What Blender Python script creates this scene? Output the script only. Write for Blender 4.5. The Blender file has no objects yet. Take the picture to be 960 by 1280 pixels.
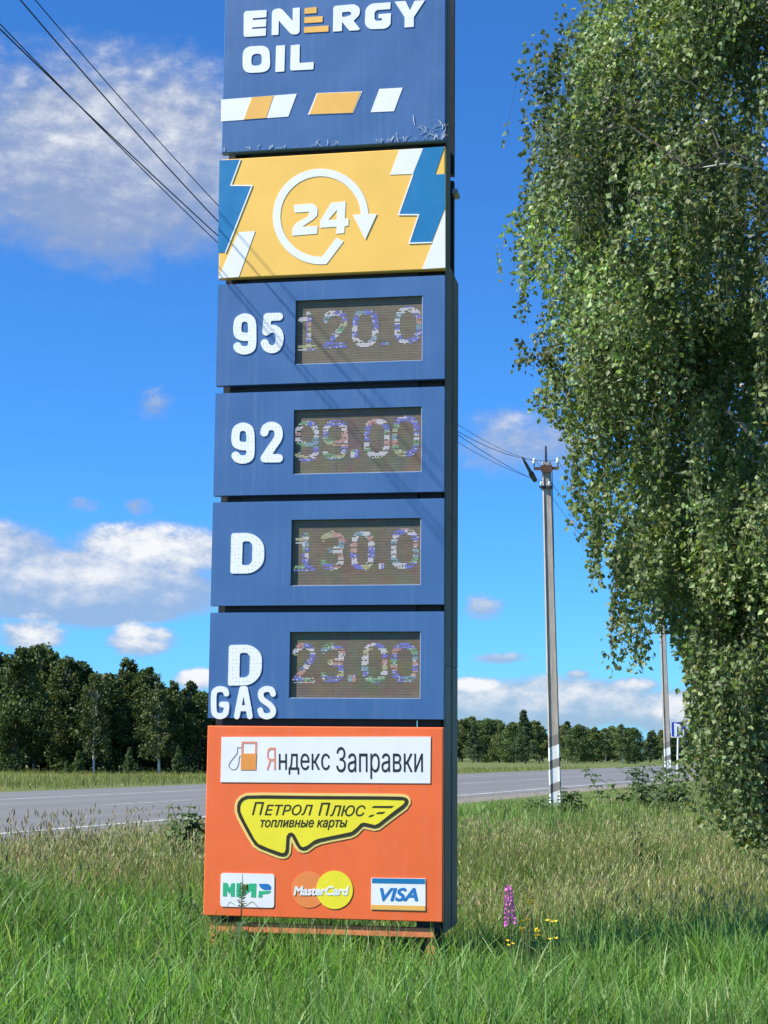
import bpy, math, random
import numpy as np
from mathutils import Vector, Matrix, Quaternion

R = math.radians
sc = bpy.context.scene
C = sc.collection
rng = np.random.default_rng(7)
random.seed(7)

# ------------------------------------------------------------------ camera
EYE = 1.6
FPX = 2000.0            # focal length in pixels of a 960 px wide frame
PITCH = 0.149868
cam = bpy.data.cameras.new("camera")
cam_ob = bpy.data.objects.new("camera", cam)
C.objects.link(cam_ob)
cam.sensor_fit = 'HORIZONTAL'
cam.sensor_width = 36.0
cam.lens = 36.0 * FPX / 960.0
cam.clip_start = 0.1
cam.clip_end = 6000.0
cam_ob.location = (0, 0, EYE)
cam_ob.rotation_euler = (math.pi / 2 + PITCH, 0, 0)
sc.camera = cam_ob

# ------------------------------------------------------------------ light and sky
SUN_ELEV, SUN_AZ = 46.5, 252.0     # azimuth clockwise from +Y
sun = bpy.data.lights.new("sun", 'SUN')
sun.energy = 4.8
sun.angle = R(0.6)
sun.color = (1.0, 0.95, 0.86)
sun_ob = bpy.data.objects.new("sun", sun)
C.objects.link(sun_ob)
sdir = Vector((math.sin(R(SUN_AZ)) * math.cos(R(SUN_ELEV)), math.cos(R(SUN_AZ)) * math.cos(R(SUN_ELEV)), math.sin(R(SUN_ELEV))))
sun_ob.rotation_euler = (-sdir).to_track_quat('-Z', 'Y').to_euler()
sun_ob.location = (-20, -20, 30)

vs = sc.view_settings
vs.view_transform = 'Standard'
vs.look = 'None'
vs.gamma = 1.0
vs.use_curve_mapping = False
vs.exposure = 0.85
SKY_STRENGTH = 0.098


class NG:
    """small helper to write node graphs"""
    def __init__(s, tree):
        s.t = tree

    def n(s, kind, **kw):
        nd = s.t.nodes.new(kind)
        for k, v in kw.items():
            setattr(nd, k, v)
        return nd

    def put(s, sock, v):
        if hasattr(v, 'is_linked'):
            s.t.links.new(v, sock)
        elif isinstance(v, (tuple, list)) and len(v) == 3 and sock.type == 'RGBA':
            sock.default_value = (*v, 1)
        else:
            sock.default_value = v

    def m(s, op, a, b=0.0, c=0.0, clamp=False):
        nd = s.n('ShaderNodeMath', operation=op, use_clamp=clamp)
        s.put(nd.inputs[0], a)
        s.put(nd.inputs[1], b)
        s.put(nd.inputs[2], c)
        return nd.outputs[0]

    def mix(s, f, a, b, blend='MIX'):
        nd = s.n('ShaderNodeMix', data_type='RGBA', blend_type=blend)
        s.put(nd.inputs[0], f)
        s.put(nd.inputs[6], a)
        s.put(nd.inputs[7], b)
        return nd.outputs[2]

    def noise(s, vec, scale, detail=4.0, rough=0.55, lac=2.0, out=0):
        nd = s.n('ShaderNodeTexNoise')
        if vec is not None:
            s.put(nd.inputs['Vector'], vec)
        nd.inputs['Scale'].default_value = scale
        nd.inputs['Detail'].default_value = detail
        nd.inputs['Roughness'].default_value = rough
        nd.inputs['Lacunarity'].default_value = lac
        return nd.outputs[out]

    def ramp(s, f, lo, hi):
        nd = s.n('ShaderNodeMapRange', interpolation_type='SMOOTHSTEP')
        s.put(nd.inputs[0], f)
        nd.inputs[1].default_value = lo
        nd.inputs[2].default_value = hi
        return nd.outputs[0]

    def mapping(s, vec, scale=(1, 1, 1), loc=(0, 0, 0)):
        nd = s.n('ShaderNodeMapping')
        s.put(nd.inputs[0], vec)
        nd.inputs[1].default_value = loc
        nd.inputs[3].default_value = scale
        return nd.outputs[0]


world = bpy.data.worlds.new("World")
sc.world = world
world.use_nodes = True
g = NG(world.node_tree)
bg = world.node_tree.nodes['Background']
bg.inputs[1].default_value = SKY_STRENGTH
sky = g.n('ShaderNodeTexSky', sky_type='NISHITA')
sky.sun_disc = False
sky.sun_elevation = R(SUN_ELEV)
sky.sun_rotation = R(SUN_AZ)
sky.altitude = 0.0
sky.air_density = 0.85
sky.dust_density = 0.35
sky.ozone_density = 10.0
skycol = g.mix(1.0, sky.outputs[0], (0.45, 0.91, 1.20), 'MULTIPLY')     # the deep polarised blue of the photograph
# clouds: puffs of fractal noise at bearings (degrees right of +Y, degrees up)
tc = g.n('ShaderNodeTexCoord')
sp = g.n('ShaderNodeSeparateXYZ')
g.put(sp.inputs[0], tc.outputs['Generated'])
dx, dy, dz = sp.outputs
az = g.m('MULTIPLY', g.m('ARCTAN2', dx, dy), 57.2958)
el = g.m('MULTIPLY', g.m('ARCSINE', dz), 57.2958)
cb = g.n('ShaderNodeCombineXYZ')
g.put(cb.inputs[0], az)
g.put(cb.inputs[1], g.m('MULTIPLY', el, 1.7))
cb.inputs[2].default_value = 3.7
puv = cb.outputs[0]
def puff(v):
    return g.m('ADD', g.m('MULTIPLY', g.noise(v, 0.34, 9.0, 0.62), 0.55), g.m('MULTIPLY', g.noise(v, 1.15, 8.0, 0.62), 0.45))


n1 = puff(puv)
n2 = puff(g.mapping(puv, (1, 1, 1), (0.35, -0.6, 0.0)))
nlow = g.noise(g.mapping(puv, (1, 1, 1), (9.0, 4.0, 2.0)), 0.16, 3.0, 0.5)
# az, el, half width, half height, density, noise gain, whiteness
CLOUDS = [
    (-10.0, 20.8, 8.4, 4.3, 1.35, 0.75, 0.40),
    (-16.0, 21.6, 4.4, 3.4, 1.1, 0.9, 0.38),
    (-8.0, 7.0, 4.4, 1.3, 1.45, 1.4, 0.72),
    (-10.6, 5.75, 5.4, 1.55, 2.5, 0.9, 0.27),
    (-15.5, 6.8, 5.0, 1.6, 2.0, 1.1, 0.38),
    (-12.4, 4.15, 1.5, 0.75, 1.5, 1.5, 0.75),
    (-8.6, 3.95, 1.5, 0.75, 1.5, 1.5, 0.7),
    (-6.6, 2.6, 1.0, 0.5, 1.5, 1.3, 1.0),
    (5.0, 11.0, 3.0, 1.5, 0.85, 1.0, 0.38),
    (3.6, 5.15, 0.95, 0.6, 1.1, 1.8, 0.35),
    (4.2, 3.35, 1.2, 0.28, 1.3, 1.5, 0.35),
    (3.3, 2.4, 1.5, 0.42, 1.5, 1.5, 0.95),
    (5.6, 1.75, 5.4, 1.1, 1.9, 1.1, 0.36),
    (8.8, 2.35, 1.1, 0.4, 1.5, 1.2, 0.6),
    (6.9, 2.75, 0.55, 0.22, 1.3, 1.2, 0.4),
    (11.0, 1.5, 4.4, 0.9, 1.7, 1.1, 0.5),
    (-8.2, 12.3, 0.8, 0.7, 0.45, 1.3, 0.2),
    (-10.7, 8.75, 0.7, 0.4, 0.6, 1.8, 0.3),
    (-8.9, 8.75, 0.7, 0.4, 0.6, 1.8, 0.3),
]
dens = None
white = None
for (a0, e0, wa, we, dn, gain, wh) in CLOUDS:
    a = g.m('DIVIDE', g.m('SUBTRACT', az, a0), wa)
    b = g.m('DIVIDE', g.m('SUBTRACT', el, e0), we)
    r2 = g.m('ADD', g.m('MULTIPLY', a, a), g.m('MULTIPLY', b, b))
    base = g.m('MULTIPLY', g.m('SUBTRACT', 1.0, r2), dn)
    d = g.m('ADD', base, g.m('MULTIPLY', g.m('SUBTRACT', n1, 0.5), gain * 2.4))
    d = g.m('MULTIPLY', g.m('ADD', d, 0.0), g.ramp(r2, 2.2, 0.9))
    w = g.m('MULTIPLY', g.m('ADD', wh, g.m('MULTIPLY', b, 0.42)), g.m('MAXIMUM', d, 0.0))
    dens = d if dens is None else g.m('MAXIMUM', dens, d)
    white = w if white is None else g.m('MAXIMUM', white, w)
cover = g.ramp(dens, 0.02, 1.0)
lit = g.m('ADD', white, g.m('MULTIPLY', g.m('SUBTRACT', n1, n2), 1.7))
lit = g.ramp(lit, 0.05, 1.35)
ccol = g.mix(lit, (2.1, 2.45, 3.2), (5.3, 5.4, 5.6))
cover = g.m('MULTIPLY', cover, g.m('ADD', 0.68, g.m('MULTIPLY', lit, 0.32)))
g.put(bg.inputs[0], g.mix(cover, skycol, ccol))


# ------------------------------------------------------------------ object helpers
def tag(o, label=None, cat=None, group=None, kind=None):
    if label:
        o['label'] = label
    if cat:
        o['category'] = cat
    if group:
        o['group'] = group
    if kind:
        o['kind'] = kind
    return o


def thing(name, label, cat, loc=(0, 0, 0), rotz=0.0, group=None):
    o = bpy.data.objects.new(name, None)
    C.objects.link(o)
    o.empty_display_size = 0.2
    o.location = loc
    o.rotation_euler = (0, 0, rotz)
    return tag(o, label, cat, group)


def link(name, me, mat=None, parent=None):
    o = bpy.data.objects.new(name, me)
    C.objects.link(o)
    if mat is not None:
        for m_ in (mat if isinstance(mat, (list, tuple)) else [mat]):
            me.materials.append(m_)
    if parent is not None:
        o.parent = parent
    return o


def copy_tree(o, parent=None):
    c = o.copy()
    C.objects.link(c)
    c.parent = parent
    for ch in list(o.children):
        copy_tree(ch, c)
    return c


def fast_mesh(name, V, F4=None, F3=None, tint=None, smooth=False, mats=None):
    V = np.asarray(V, np.float32).reshape(-1, 3)
    F4 = np.zeros((0, 4), np.int32) if F4 is None else np.asarray(F4, np.int32).reshape(-1, 4)
    F3 = np.zeros((0, 3), np.int32) if F3 is None else np.asarray(F3, np.int32).reshape(-1, 3)
    me = bpy.data.meshes.new(name)
    me.vertices.add(len(V))
    me.vertices.foreach_set('co', V.ravel())
    nl = F4.size + F3.size
    me.loops.add(nl)
    me.loops.foreach_set('vertex_index', np.concatenate([F4.ravel(), F3.ravel()]).astype(np.int32))
    nf = len(F4) + len(F3)
    me.polygons.add(nf)
    st = np.concatenate([np.arange(len(F4)) * 4, F4.size + np.arange(len(F3)) * 3]).astype(np.int32)
    me.polygons.foreach_set('loop_start', st)
    if mats is not None:
        me.polygons.foreach_set('material_index', np.asarray(mats, np.int32))
    me.polygons.foreach_set('use_smooth', np.full(nf, smooth, bool))
    me.update(calc_edges=True)
    if tint is not None:
        at = me.attributes.new('tint', 'FLOAT_COLOR', 'POINT')
        t = np.asarray(tint, np.float32)
        if t.shape[1] == 3:
            t = np.concatenate([t, np.ones((len(t), 1), np.float32)], 1)
        at.data.foreach_set('color', t.ravel())
    return me


class MB:
    """collects simple solids into one mesh"""
    def __init__(s):
        s.v = []
        s.f = []
        s.mi = []

    def add(s, verts, faces, mi=0):
        o = len(s.v)
        s.v += [tuple(p) for p in verts]
        s.f += [[i + o for i in f] for f in faces]
        s.mi += [mi] * len(faces)
        return s

    def box(s, x0, x1, y0, y1, z0, z1, mi=0, bev=0.0):
        if bev <= 0:
            vv = [(x, y, z) for z in (z0, z1) for y in (y0, y1) for x in (x0, x1)]
            ff = [(0, 2, 3, 1), (4, 5, 7, 6), (0, 1, 5, 4), (2, 6, 7, 3), (0, 4, 6, 2), (1, 3, 7, 5)]
            return s.add(vv, ff, mi)
        # front edges bevelled towards -y
        b = bev
        vv = [(x0 + b, y0, z0 + b), (x1 - b, y0, z0 + b), (x1 - b, y0, z1 - b), (x0 + b, y0, z1 - b),
              (x0, y0 + b, z0), (x1, y0 + b, z0), (x1, y0 + b, z1), (x0, y0 + b, z1),
              (x0, y1, z0), (x1, y1, z0), (x1, y1, z1), (x0, y1, z1)]
        ff = [(0, 1, 2, 3), (0, 4, 5, 1), (1, 5, 6, 2), (2, 6, 7, 3), (3, 7, 4, 0),
              (4, 8, 9, 5), (5, 9, 10, 6), (6, 10, 11, 7), (7, 11, 8, 4), (11, 10, 9, 8)]
        return s.add(vv, ff, mi)

    def tube(s, pts, rad, n=8, mi=0, cap=True):
        pts = [Vector(p) for p in pts]
        rad = rad if isinstance(rad, (list, tuple)) else [rad] * len(pts)
        vs_, fs = [], []
        up = Vector((0.3, 0.2, 1)).normalized()
        for i, p in enumerate(pts):
            d = (pts[min(i + 1, len(pts) - 1)] - pts[max(i - 1, 0)]).normalized()
            a = d.cross(up)
            if a.length < 1e-3:
                a = d.cross(Vector((1, 0, 0)))
            a.normalize()
            b = d.cross(a)
            for k in range(n):
                t = 2 * math.pi * k / n
                vs_.append(p + (a * math.cos(t) + b * math.sin(t)) * rad[i])
        for i in range(len(pts) - 1):
            for k in range(n):
                k2 = (k + 1) % n
                fs.append((i * n + k, (i + 1) * n + k, (i + 1) * n + k2, i * n + k2))
        if cap:
            fs.append(tuple(range(n)))
            fs.append(tuple(reversed(range((len(pts) - 1) * n, len(pts) * n))))
        return s.add(vs_, fs, mi)

    def build(s, name, mat, parent=None, smooth=False):
        me = bpy.data.meshes.new(name)
        me.from_pydata(s.v, [], s.f)
        me.polygons.foreach_set('material_index', s.mi)
        me.polygons.foreach_set('use_smooth', [smooth] * len(s.f))
        me.update()
        return link(name, me, mat, parent)


# ------------------------------------------------------------------ materials
def mat_new(name):
    m_ = bpy.data.materials.new(name)
    m_.use_nodes = True
    return m_, NG(m_.node_tree), m_.node_tree.nodes['Principled BSDF']


def plain(name, col, rough=0.5, metal=0.0, var=0.12, scale=6.0, bump=0.0, spec=0.5, streak=0.0):
    m_, g, b = mat_new(name)
    tc = g.n('ShaderNodeTexCoord')
    ob = tc.outputs['Object']
    f = g.noise(ob, scale, 5.0, 0.6)
    c = g.mix(g.ramp(f, 0.3, 0.75), tuple(x * (1 - var) for x in col), tuple(min(1, x * (1 + var)) for x in col))
    if streak > 0:
        st = g.noise(g.mapping(ob, (14.0, 1.0, 0.55)), 1.6, 5.0, 0.65)
        c = g.mix(g.m('MULTIPLY', g.ramp(st, 0.48, 0.78), streak), c, (0.42, 0.45, 0.48))
        sp_ = g.noise(ob, 55.0, 2.0, 0.5)
        c = g.mix(g.m('MULTIPLY', g.ramp(sp_, 0.70, 0.76), streak * 1.6), c, (0.05, 0.05, 0.06))
    g.put(b.inputs['Base Color'], c)
    rn = g.m('ADD', rough, g.m('MULTIPLY', g.m('SUBTRACT', f, 0.5), 0.25))
    g.put(b.inputs['Roughness'], rn)
    b.inputs['Metallic'].default_value = metal
    b.inputs['Specular IOR Level'].default_value = spec
    if streak > 0 and bump == 0:
        # sheet metal is never quite flat
        bp = g.n('ShaderNodeBump')
        bp.inputs['Strength'].default_value = 0.35
        bp.inputs['Distance'].default_value = 0.02
        g.put(bp.inputs['Height'], g.noise(ob, 1.7, 2.0, 0.4))
        g.put(b.inputs['Normal'], bp.outputs[0])
    if bump > 0:
        bp = g.n('ShaderNodeBump')
        bp.inputs['Strength'].default_value = bump
        bp.inputs['Distance'].default_value = 0.02
        g.put(bp.inputs['Height'], g.noise(ob, scale * 6, 6.0, 0.65))
        g.put(b.inputs['Normal'], bp.outputs[0])
    return m_


def leaf_mat(name, mul=(1, 1, 1), rough=0.5, trans=0.35, tcol=(1.2, 1.3, 0.5), spec=0.4):
    """diffuse + translucent foliage, its colour varied blade by blade"""
    m_, g, b = mat_new(name)
    at = g.n('ShaderNodeAttribute', attribute_name='tint')
    c = g.mix(1.0, at.outputs['Color'], mul, 'MULTIPLY')
    g.put(b.inputs['Base Color'], c)
    b.inputs['Roughness'].default_value = rough
    b.inputs['Specular IOR Level'].default_value = spec
    tr = g.n('ShaderNodeBsdfTranslucent')
    g.put(tr.inputs[0], g.mix(1.0, c, tcol, 'MULTIPLY'))
    ms = g.n('ShaderNodeMixShader')
    ms.inputs[0].default_value = trans
    g.t.links.new(b.outputs[0], ms.inputs[1])
    g.t.links.new(tr.outputs[0], ms.inputs[2])
    g.t.links.new(ms.outputs[0], g.t.nodes['Material Output'].inputs[0])
    return m_


M = {}
M['sign_blue'] = plain('weathered_blue_panel', (0.050, 0.135, 0.315), 0.42, var=0.06, scale=2.5, streak=0.09)
M['sign_yellow'] = plain('yellow_panel', (0.88, 0.52, 0.095), 0.45, var=0.03, scale=2.0, streak=0.05)
M['teal'] = plain('teal_film', (0.012, 0.18, 0.40), 0.4, var=0.05)
M['white'] = plain('white_film', (0.80, 0.80, 0.79), 0.45, var=0.03)
M['gold'] = plain('gold_film', (0.83, 0.45, 0.09), 0.45, var=0.04)
M['orange'] = plain('orange_panel', (0.86, 0.15, 0.036), 0.42, var=0.05, scale=2.0, streak=0.07)
M['orange_steel'] = plain('orange_painted_steel', (0.70, 0.20, 0.08), 0.5, var=0.18, scale=14)
M['salmon'] = plain('salmon_film', (0.72, 0.27, 0.18), 0.5, var=0.04)
M['pump_orange'] = plain('pump_orange_film', (0.80, 0.30, 0.06), 0.5, var=0.05)
M['ink'] = plain('dark_ink', (0.018, 0.018, 0.022), 0.5, var=0.1)
M['ink_brown'] = plain('brown_black_ink', (0.028, 0.022, 0.006), 0.5, var=0.1)
M['ink_grey'] = plain('grey_ink', (0.25, 0.25, 0.27), 0.5, var=0.1)
M['lemon'] = plain('lemon_film', (0.85, 0.72, 0.03), 0.45, var=0.04)
M['cream'] = plain('cream_film', (0.85, 0.62, 0.18), 0.45, var=0.04)
M['green_ink'] = plain('green_ink', (0.03, 0.42, 0.19), 0.5, var=0.05)
M['blue_ink'] = plain('blue_ink', (0.012, 0.17, 0.47), 0.5, var=0.05)
M['apricot'] = plain('apricot_film', (0.82, 0.24, 0.06), 0.5, var=0.05)
M['black_steel'] = plain('black_steel', (0.012, 0.012, 0.016), 0.5, var=0.2)
M['grey_steel'] = plain('dark_grey_cladding', (0.115, 0.108, 0.10), 0.5, var=0.16, scale=4, streak=0.10)
M['navy_back'] = plain('rear_panel', (0.03, 0.05, 0.12), 0.5, var=0.1)
M['concrete'] = None
M['rust'] = plain('rusty_steel', (0.10, 0.045, 0.028), 0.75, var=0.35, scale=22, bump=0.3)
M['dark_metal'] = plain('dark_metal', (0.03, 0.03, 0.032), 0.55, var=0.2)
M['porcelain'] = plain('white_insulator_glass', (0.72, 0.82, 0.85), 0.15, var=0.04)
M['wire'] = plain('black_cable', (0.015, 0.015, 0.02), 0.55, var=0.2)
M['white_paint'] = plain('white_painted_post', (0.72, 0.73, 0.70), 0.5, var=0.06)
M['road_sign_blue'] = plain('road_sign_blue', (0.02, 0.05, 0.36), 0.35, var=0.05)
M['bark_white'] = None


def concrete_pole_mat():
    """aged concrete; slanted whitewashed bands round the foot"""
    m_, g, b = mat_new('aged_concrete_pole')
    tc = g.n('ShaderNodeTexCoord')
    ob = tc.outputs['Object']
    s = g.n('ShaderNodeSeparateXYZ')
    g.put(s.inputs[0], ob)
    f = g.noise(g.mapping(ob, (6, 6, 0.8)), 2.2, 7.0, 0.65)
    f2 = g.noise(ob, 26.0, 5.0, 0.6)
    c = g.mix(g.ramp(f, 0.28, 0.72), (0.30, 0.26, 0.215), (0.47, 0.42, 0.36))
    c = g.mix(g.m('MULTIPLY', g.ramp(f2, 0.58, 0.72), 0.4), c, (0.19, 0.175, 0.16))
    z = g.m('SUBTRACT', s.outputs[2], g.m('MULTIPLY', s.outputs[0], 0.36))
    wob = g.m('MULTIPLY', g.m('SUBTRACT', f2, 0.5), 0.03)
    z = g.m('ADD', z, wob)
    mask = None
    low = None
    for (z0, z1) in ((0.10, 0.40), (0.58, 0.88), (1.06, 1.33)):
        k = g.m('MULTIPLY', g.m('GREATER_THAN', z, z0), g.m('LESS_THAN', z, z1))
        mask = k if mask is None else g.m('MAXIMUM', mask, k)
    low = g.m('MULTIPLY', g.m('LESS_THAN', z, 1.55), 0.55)
    c = g.mix(low, c, (0.13, 0.13, 0.12))
    paint = g.mix(g.ramp(f2, 0.5, 0.75), (0.76, 0.77, 0.74), (0.60, 0.60, 0.57))
    worn = g.m('MULTIPLY', mask, g.m('SUBTRACT', 1.0, g.m('MULTIPLY', g.ramp(f2, 0.60, 0.72), 0.55)))
    g.put(b.inputs['Base Color'], g.mix(worn, c, paint))
    b.inputs['Roughness'].default_value = 0.85
    bp = g.n('ShaderNodeBump')
    bp.inputs['Strength'].default_value = 0.4
    bp.inputs['Distance'].default_value = 0.01
    g.put(bp.inputs['Height'], g.noise(ob, 60, 6, 0.7))
    g.put(b.inputs['Normal'], bp.outputs[0])
    return m_


def bark_mat():
    m_, g, b = mat_new('birch_bark')
    tc = g.n('ShaderNodeTexCoord')
    ob = tc.outputs['Object']
    f = g.noise(g.mapping(ob, (3, 3, 14)), 1.6, 6.0, 0.65)
    c = g.mix(g.ramp(f, 0.56, 0.64), (0.62, 0.59, 0.55), (0.06, 0.05, 0.045))
    g.put(b.inputs['Base Color'], c)
    b.inputs['Roughness'].default_value = 0.75
    return m_


M['concrete'] = concrete_pole_mat()
M['bark_white'] = bark_mat()
M['bark_dark'] = plain('grey_brown_bark', (0.09, 0.075, 0.06), 0.85, var=0.4, scale=5, bump=0.4)


def letter_mat():
    """white acrylic letters pricked with rows of small unlit diodes"""
    m_, g, b = mat_new('white_letter_with_diodes')
    tc = g.n('ShaderNodeTexCoord')
    vo = g.n('ShaderNodeTexVoronoi', feature='F1')
    g.put(vo.inputs['Vector'], g.mapping(tc.outputs['Object'], (1, 0.0, 1)))
    vo.inputs['Scale'].default_value = 38.0
    vo.inputs['Randomness'].default_value = 0.25
    dot = g.ramp(vo.outputs['Distance'], 0.24, 0.15)
    c = g.mix(g.m('MULTIPLY', dot, 0.75), (0.80, 0.81, 0.81), (0.45, 0.44, 0.38))
    g.put(b.inputs['Base Color'], c)
    b.inputs['Roughness'].default_value = 0.4
    return m_


def display_mat(name, red):
    """dusty face of a diode matrix, its modules and scan rows just visible"""
    m_, g, b = mat_new(name)
    tc = g.n('ShaderNodeTexCoord')
    ob = tc.outputs['Object']
    f = g.noise(g.mapping(ob, (1, 1, 3.2)), 5.0, 6.0, 0.7)
    f2 = g.noise(g.mapping(ob, (1, 1, 9.0)), 24.0, 4.0, 0.7)
    c = g.mix(g.ramp(f, 0.3, 0.7), (0.140, 0.115, 0.072), (0.195, 0.155, 0.098))
    hue = g.noise(g.mapping(ob, (1, 1, 1), (3, 1, 7)), 6.0, 4.0, 0.7, out=1)
    hh = g.n('ShaderNodeHueSaturation')
    hh.inputs['Saturation'].default_value = 1.6
    g.put(hh.inputs['Color'], hue)
    c = g.mix(red, c, g.mix(1.0, hh.outputs[0], (0.34, 0.26, 0.18), 'MULTIPLY'))
    c = g.mix(g.m('MULTIPLY', g.ramp(f2, 0.45, 0.7), 0.55), c, (0.06, 0.055, 0.04))
    s = g.n('ShaderNodeSeparateXYZ')
    g.put(s.inputs[0], ob)
    row = g.m('PINGPONG', s.outputs[2], 0.01)
    c = g.mix(g.m('MULTIPLY', g.ramp(row, 0.0055, 0.0035), 0.35), c, (0.035, 0.033, 0.026))
    g.put(b.inputs['Base Color'], c)
    b.inputs['Roughness'].default_value = 0.55
    bp = g.n('ShaderNodeBump')
    bp.inputs['Strength'].default_value = 0.25
    bp.inputs['Distance'].default_value = 0.003
    g.put(bp.inputs['Height'], g.noise(ob, 260, 2, 0.5))
    g.put(b.inputs['Normal'], bp.outputs[0])
    return m_


def diode_mat(name, col, e):
    m_, g, b = mat_new(name)
    b.inputs['Base Color'].default_value = (*[0.16 * c + 0.02 for c in col], 1)
    b.inputs['Emission Color'].default_value = (*col, 1)
    b.inputs['Emission Strength'].default_value = e
    b.inputs['Roughness'].default_value = 0.3
    return m_


M['letter'] = letter_mat()
M['display'] = display_mat('diode_matrix_face', 0.12)
M['display_noisy'] = display_mat('diode_matrix_face_mottled', 0.42)
DI = [diode_mat('diode_white', (0.70, 0.71, 0.78), 0.33), diode_mat('diode_blue', (0.20, 0.22, 0.66), 0.36),
      diode_mat('diode_green', (0.28, 0.52, 0.30), 0.26), diode_mat('diode_pink', (0.74, 0.43, 0.38), 0.24),
      diode_mat('diode_yellow', (0.62, 0.62, 0.33), 0.24), diode_mat('diode_cyan', (0.30, 0.50, 0.62), 0.26)]

# ------------------------------------------------------------------ terrain
TX, TN = np.array([0.338, 0.941]), np.array([-0.941, 0.338])     # along the road, across it


def cross(x, y):
    return x * TN[0] + y * TN[1]


def sstep(a, b, v):
    t = np.clip((v - a) / (b - a), 0, 1)
    return t * t * (3 - 2 * t)


def ground_z(x, y):
    x = np.asarray(x, float)
    y = np.asarray(y, float)
    c = cross(x, y)
    z = 0.50 * sstep(3.6, 9.3, c)
    z = z - 0.18 * sstep(26.5, 40, c)
    # right of the sign the meadow climbs gently with distance
    z = z + 0.30 * sstep(22, 48, y) * (1 - sstep(3.6, 9.3, c))
    z = z + 0.03 * np.sin(x * 0.9 + 1.0) * np.cos(y * 0.7) * (1 - sstep(8.0, 9.6, c)) + 0.12 * np.sin(x * 0.05) * np.sin(y * 0.043) * sstep(30, 60, c)
    return z


def gz(x, y):
    return float(ground_z(x, y))


def axis(lim_lo, lim_hi, fine_lo, fine_hi, step):
    a = list(np.arange(fine_lo, fine_hi + 1e-6, step))
    s = step
    v = fine_lo
    lo = []
    while v > lim_lo:
        s *= 1.16
        v -= s
        lo.append(v)
    s = step
    v = fine_hi
    hi = []
    while v < lim_hi:
        s *= 1.16
        v += s
        hi.append(v)
    return np.array(lo[::-1] + a + hi)


def field_mat(name, cols, scale):
    m_, g, b = mat_new(name)
    tc = g.n('ShaderNodeTexCoord')
    ob = tc.outputs['Object']
    f = g.noise(ob, scale, 6.0, 0.65)
    f2 = g.noise(ob, scale * 9, 4.0, 0.6)
    c = g.mix(g.ramp(f, 0.3, 0.7), cols[0], cols[1])
    c = g.mix(g.m('MULTIPLY', g.ramp(f2, 0.4, 0.7), 0.5), c, cols[2])
    g.put(b.inputs['Base Color'], c)
    b.inputs['Roughness'].default_value = 0.95
    b.inputs['Specular IOR Level'].default_value = 0.1
    return m_


M['field'] = field_mat('meadow_soil_and_sward', [(0.10, 0.13, 0.04), (0.15, 0.17, 0.055), (0.075, 0.09, 0.03)], 0.12)
xs = axis(-2500, 2500, -22, 26, 0.8)
ys = axis(-400, 4500, 4, 60, 0.8)
GX, GY = np.meshgrid(xs, ys)
GZ = ground_z(GX, GY)
nx, ny = len(xs), len(ys)
ii = (np.arange(ny - 1)[:, None] * nx + np.arange(nx - 1)[None, :]).ravel()
link('ground', fast_mesh('ground', np.stack([GX, GY, GZ], -1), np.stack([ii, ii + 1, ii + nx + 1, ii + nx], 1), smooth=True), M['field'])
tag(bpy.data.objects['ground'], kind='structure')


# road: straight carriageway, slightly crowned, on low shoulders
def strip(c0, c1, s0, s1, z0, z1, n=40):
    ss = np.linspace(s0, s1, n + 1)
    P = []
    for s in ss:
        for c, z in ((c0, z0), (c1, z1)):
            p = TX * s + TN * c
            P.append((p[0], p[1], z))
    P = np.array(P)
    i = np.arange(n) * 2
    return P, np.stack([i, i + 2, i + 3, i + 1], 1)


def strips(name, items, mat, kind='structure'):
    V, F = [], []
    o = 0
    for it in items:
        P, f = strip(*it)
        V.append(P)
        F.append(f + o)
        o += len(P)
    ob = link(name, fast_mesh(name, np.concatenate(V), np.concatenate(F)), mat)
    # faces up
    return tag(ob, kind=kind)


def asphalt_mat():
    m_, g, b = mat_new('worn_asphalt')
    tc = g.n('ShaderNodeTexCoord')
    ob = tc.outputs['Object']
    rot = g.n('ShaderNodeMapping')
    g.put(rot.inputs[0], ob)
    rot.inputs[2].default_value = (0, 0, -math.atan2(0.941, 0.338))
    st = g.noise(g.mapping(rot.outputs[0], (0.03, 0.9, 1)), 1.0, 5, 0.6)
    f = g.noise(ob, 30.0, 5.0, 0.7)
    c = g.mix(g.ramp(st, 0.3, 0.7), (0.130, 0.127, 0.116), (0.185, 0.18, 0.165))
    c = g.mix(g.m('MULTIPLY', f, 0.4), c, (0.09, 0.09, 0.088))
    g.put(b.inputs['Base Color'], c)
    b.inputs['Roughness'].default_value = 0.8
    return m_


M['asphalt'] = asphalt_mat()
M['gravel'] = plain('pale_gravel', (0.23, 0.21, 0.175), 0.95, var=0.35, scale=9, bump=0.8, spec=0.2)
M['gravel_grey'] = plain('grey_gravel', (0.17, 0.165, 0.155), 0.95, var=0.35, scale=9, bump=0.8, spec=0.2)
M['road_paint'] = plain('worn_road_paint', (0.38, 0.38, 0.36), 0.8, var=0.35, scale=3)
ZR = 0.55
strips('road', [(11.35, 15.75, -40, 520, ZR, ZR + 0.05), (15.75, 25.4, -40, 520, ZR + 0.05, ZR - 0.02)], M['asphalt'])
strips('road_shoulder', [(9.75, 11.35, -40, 520, 0.44, ZR - 0.004), (25.4, 26.6, -40, 520, ZR - 0.024, 0.44)], M['gravel'])
strips('road_edge_line', [(11.9, 12.08, -40, 520, ZR + 0.0105, ZR + 0.0125), (20.5, 20.7, -40, 520, ZR + 0.022, ZR + 0.021)], M['road_paint'])
strips('road_centre_line', [(15.83, 15.97, s, s + 4.0, ZR + 0.054, ZR + 0.053, 1) for s in np.arange(-20, 300, 8.0)], M['road_paint'])


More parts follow.
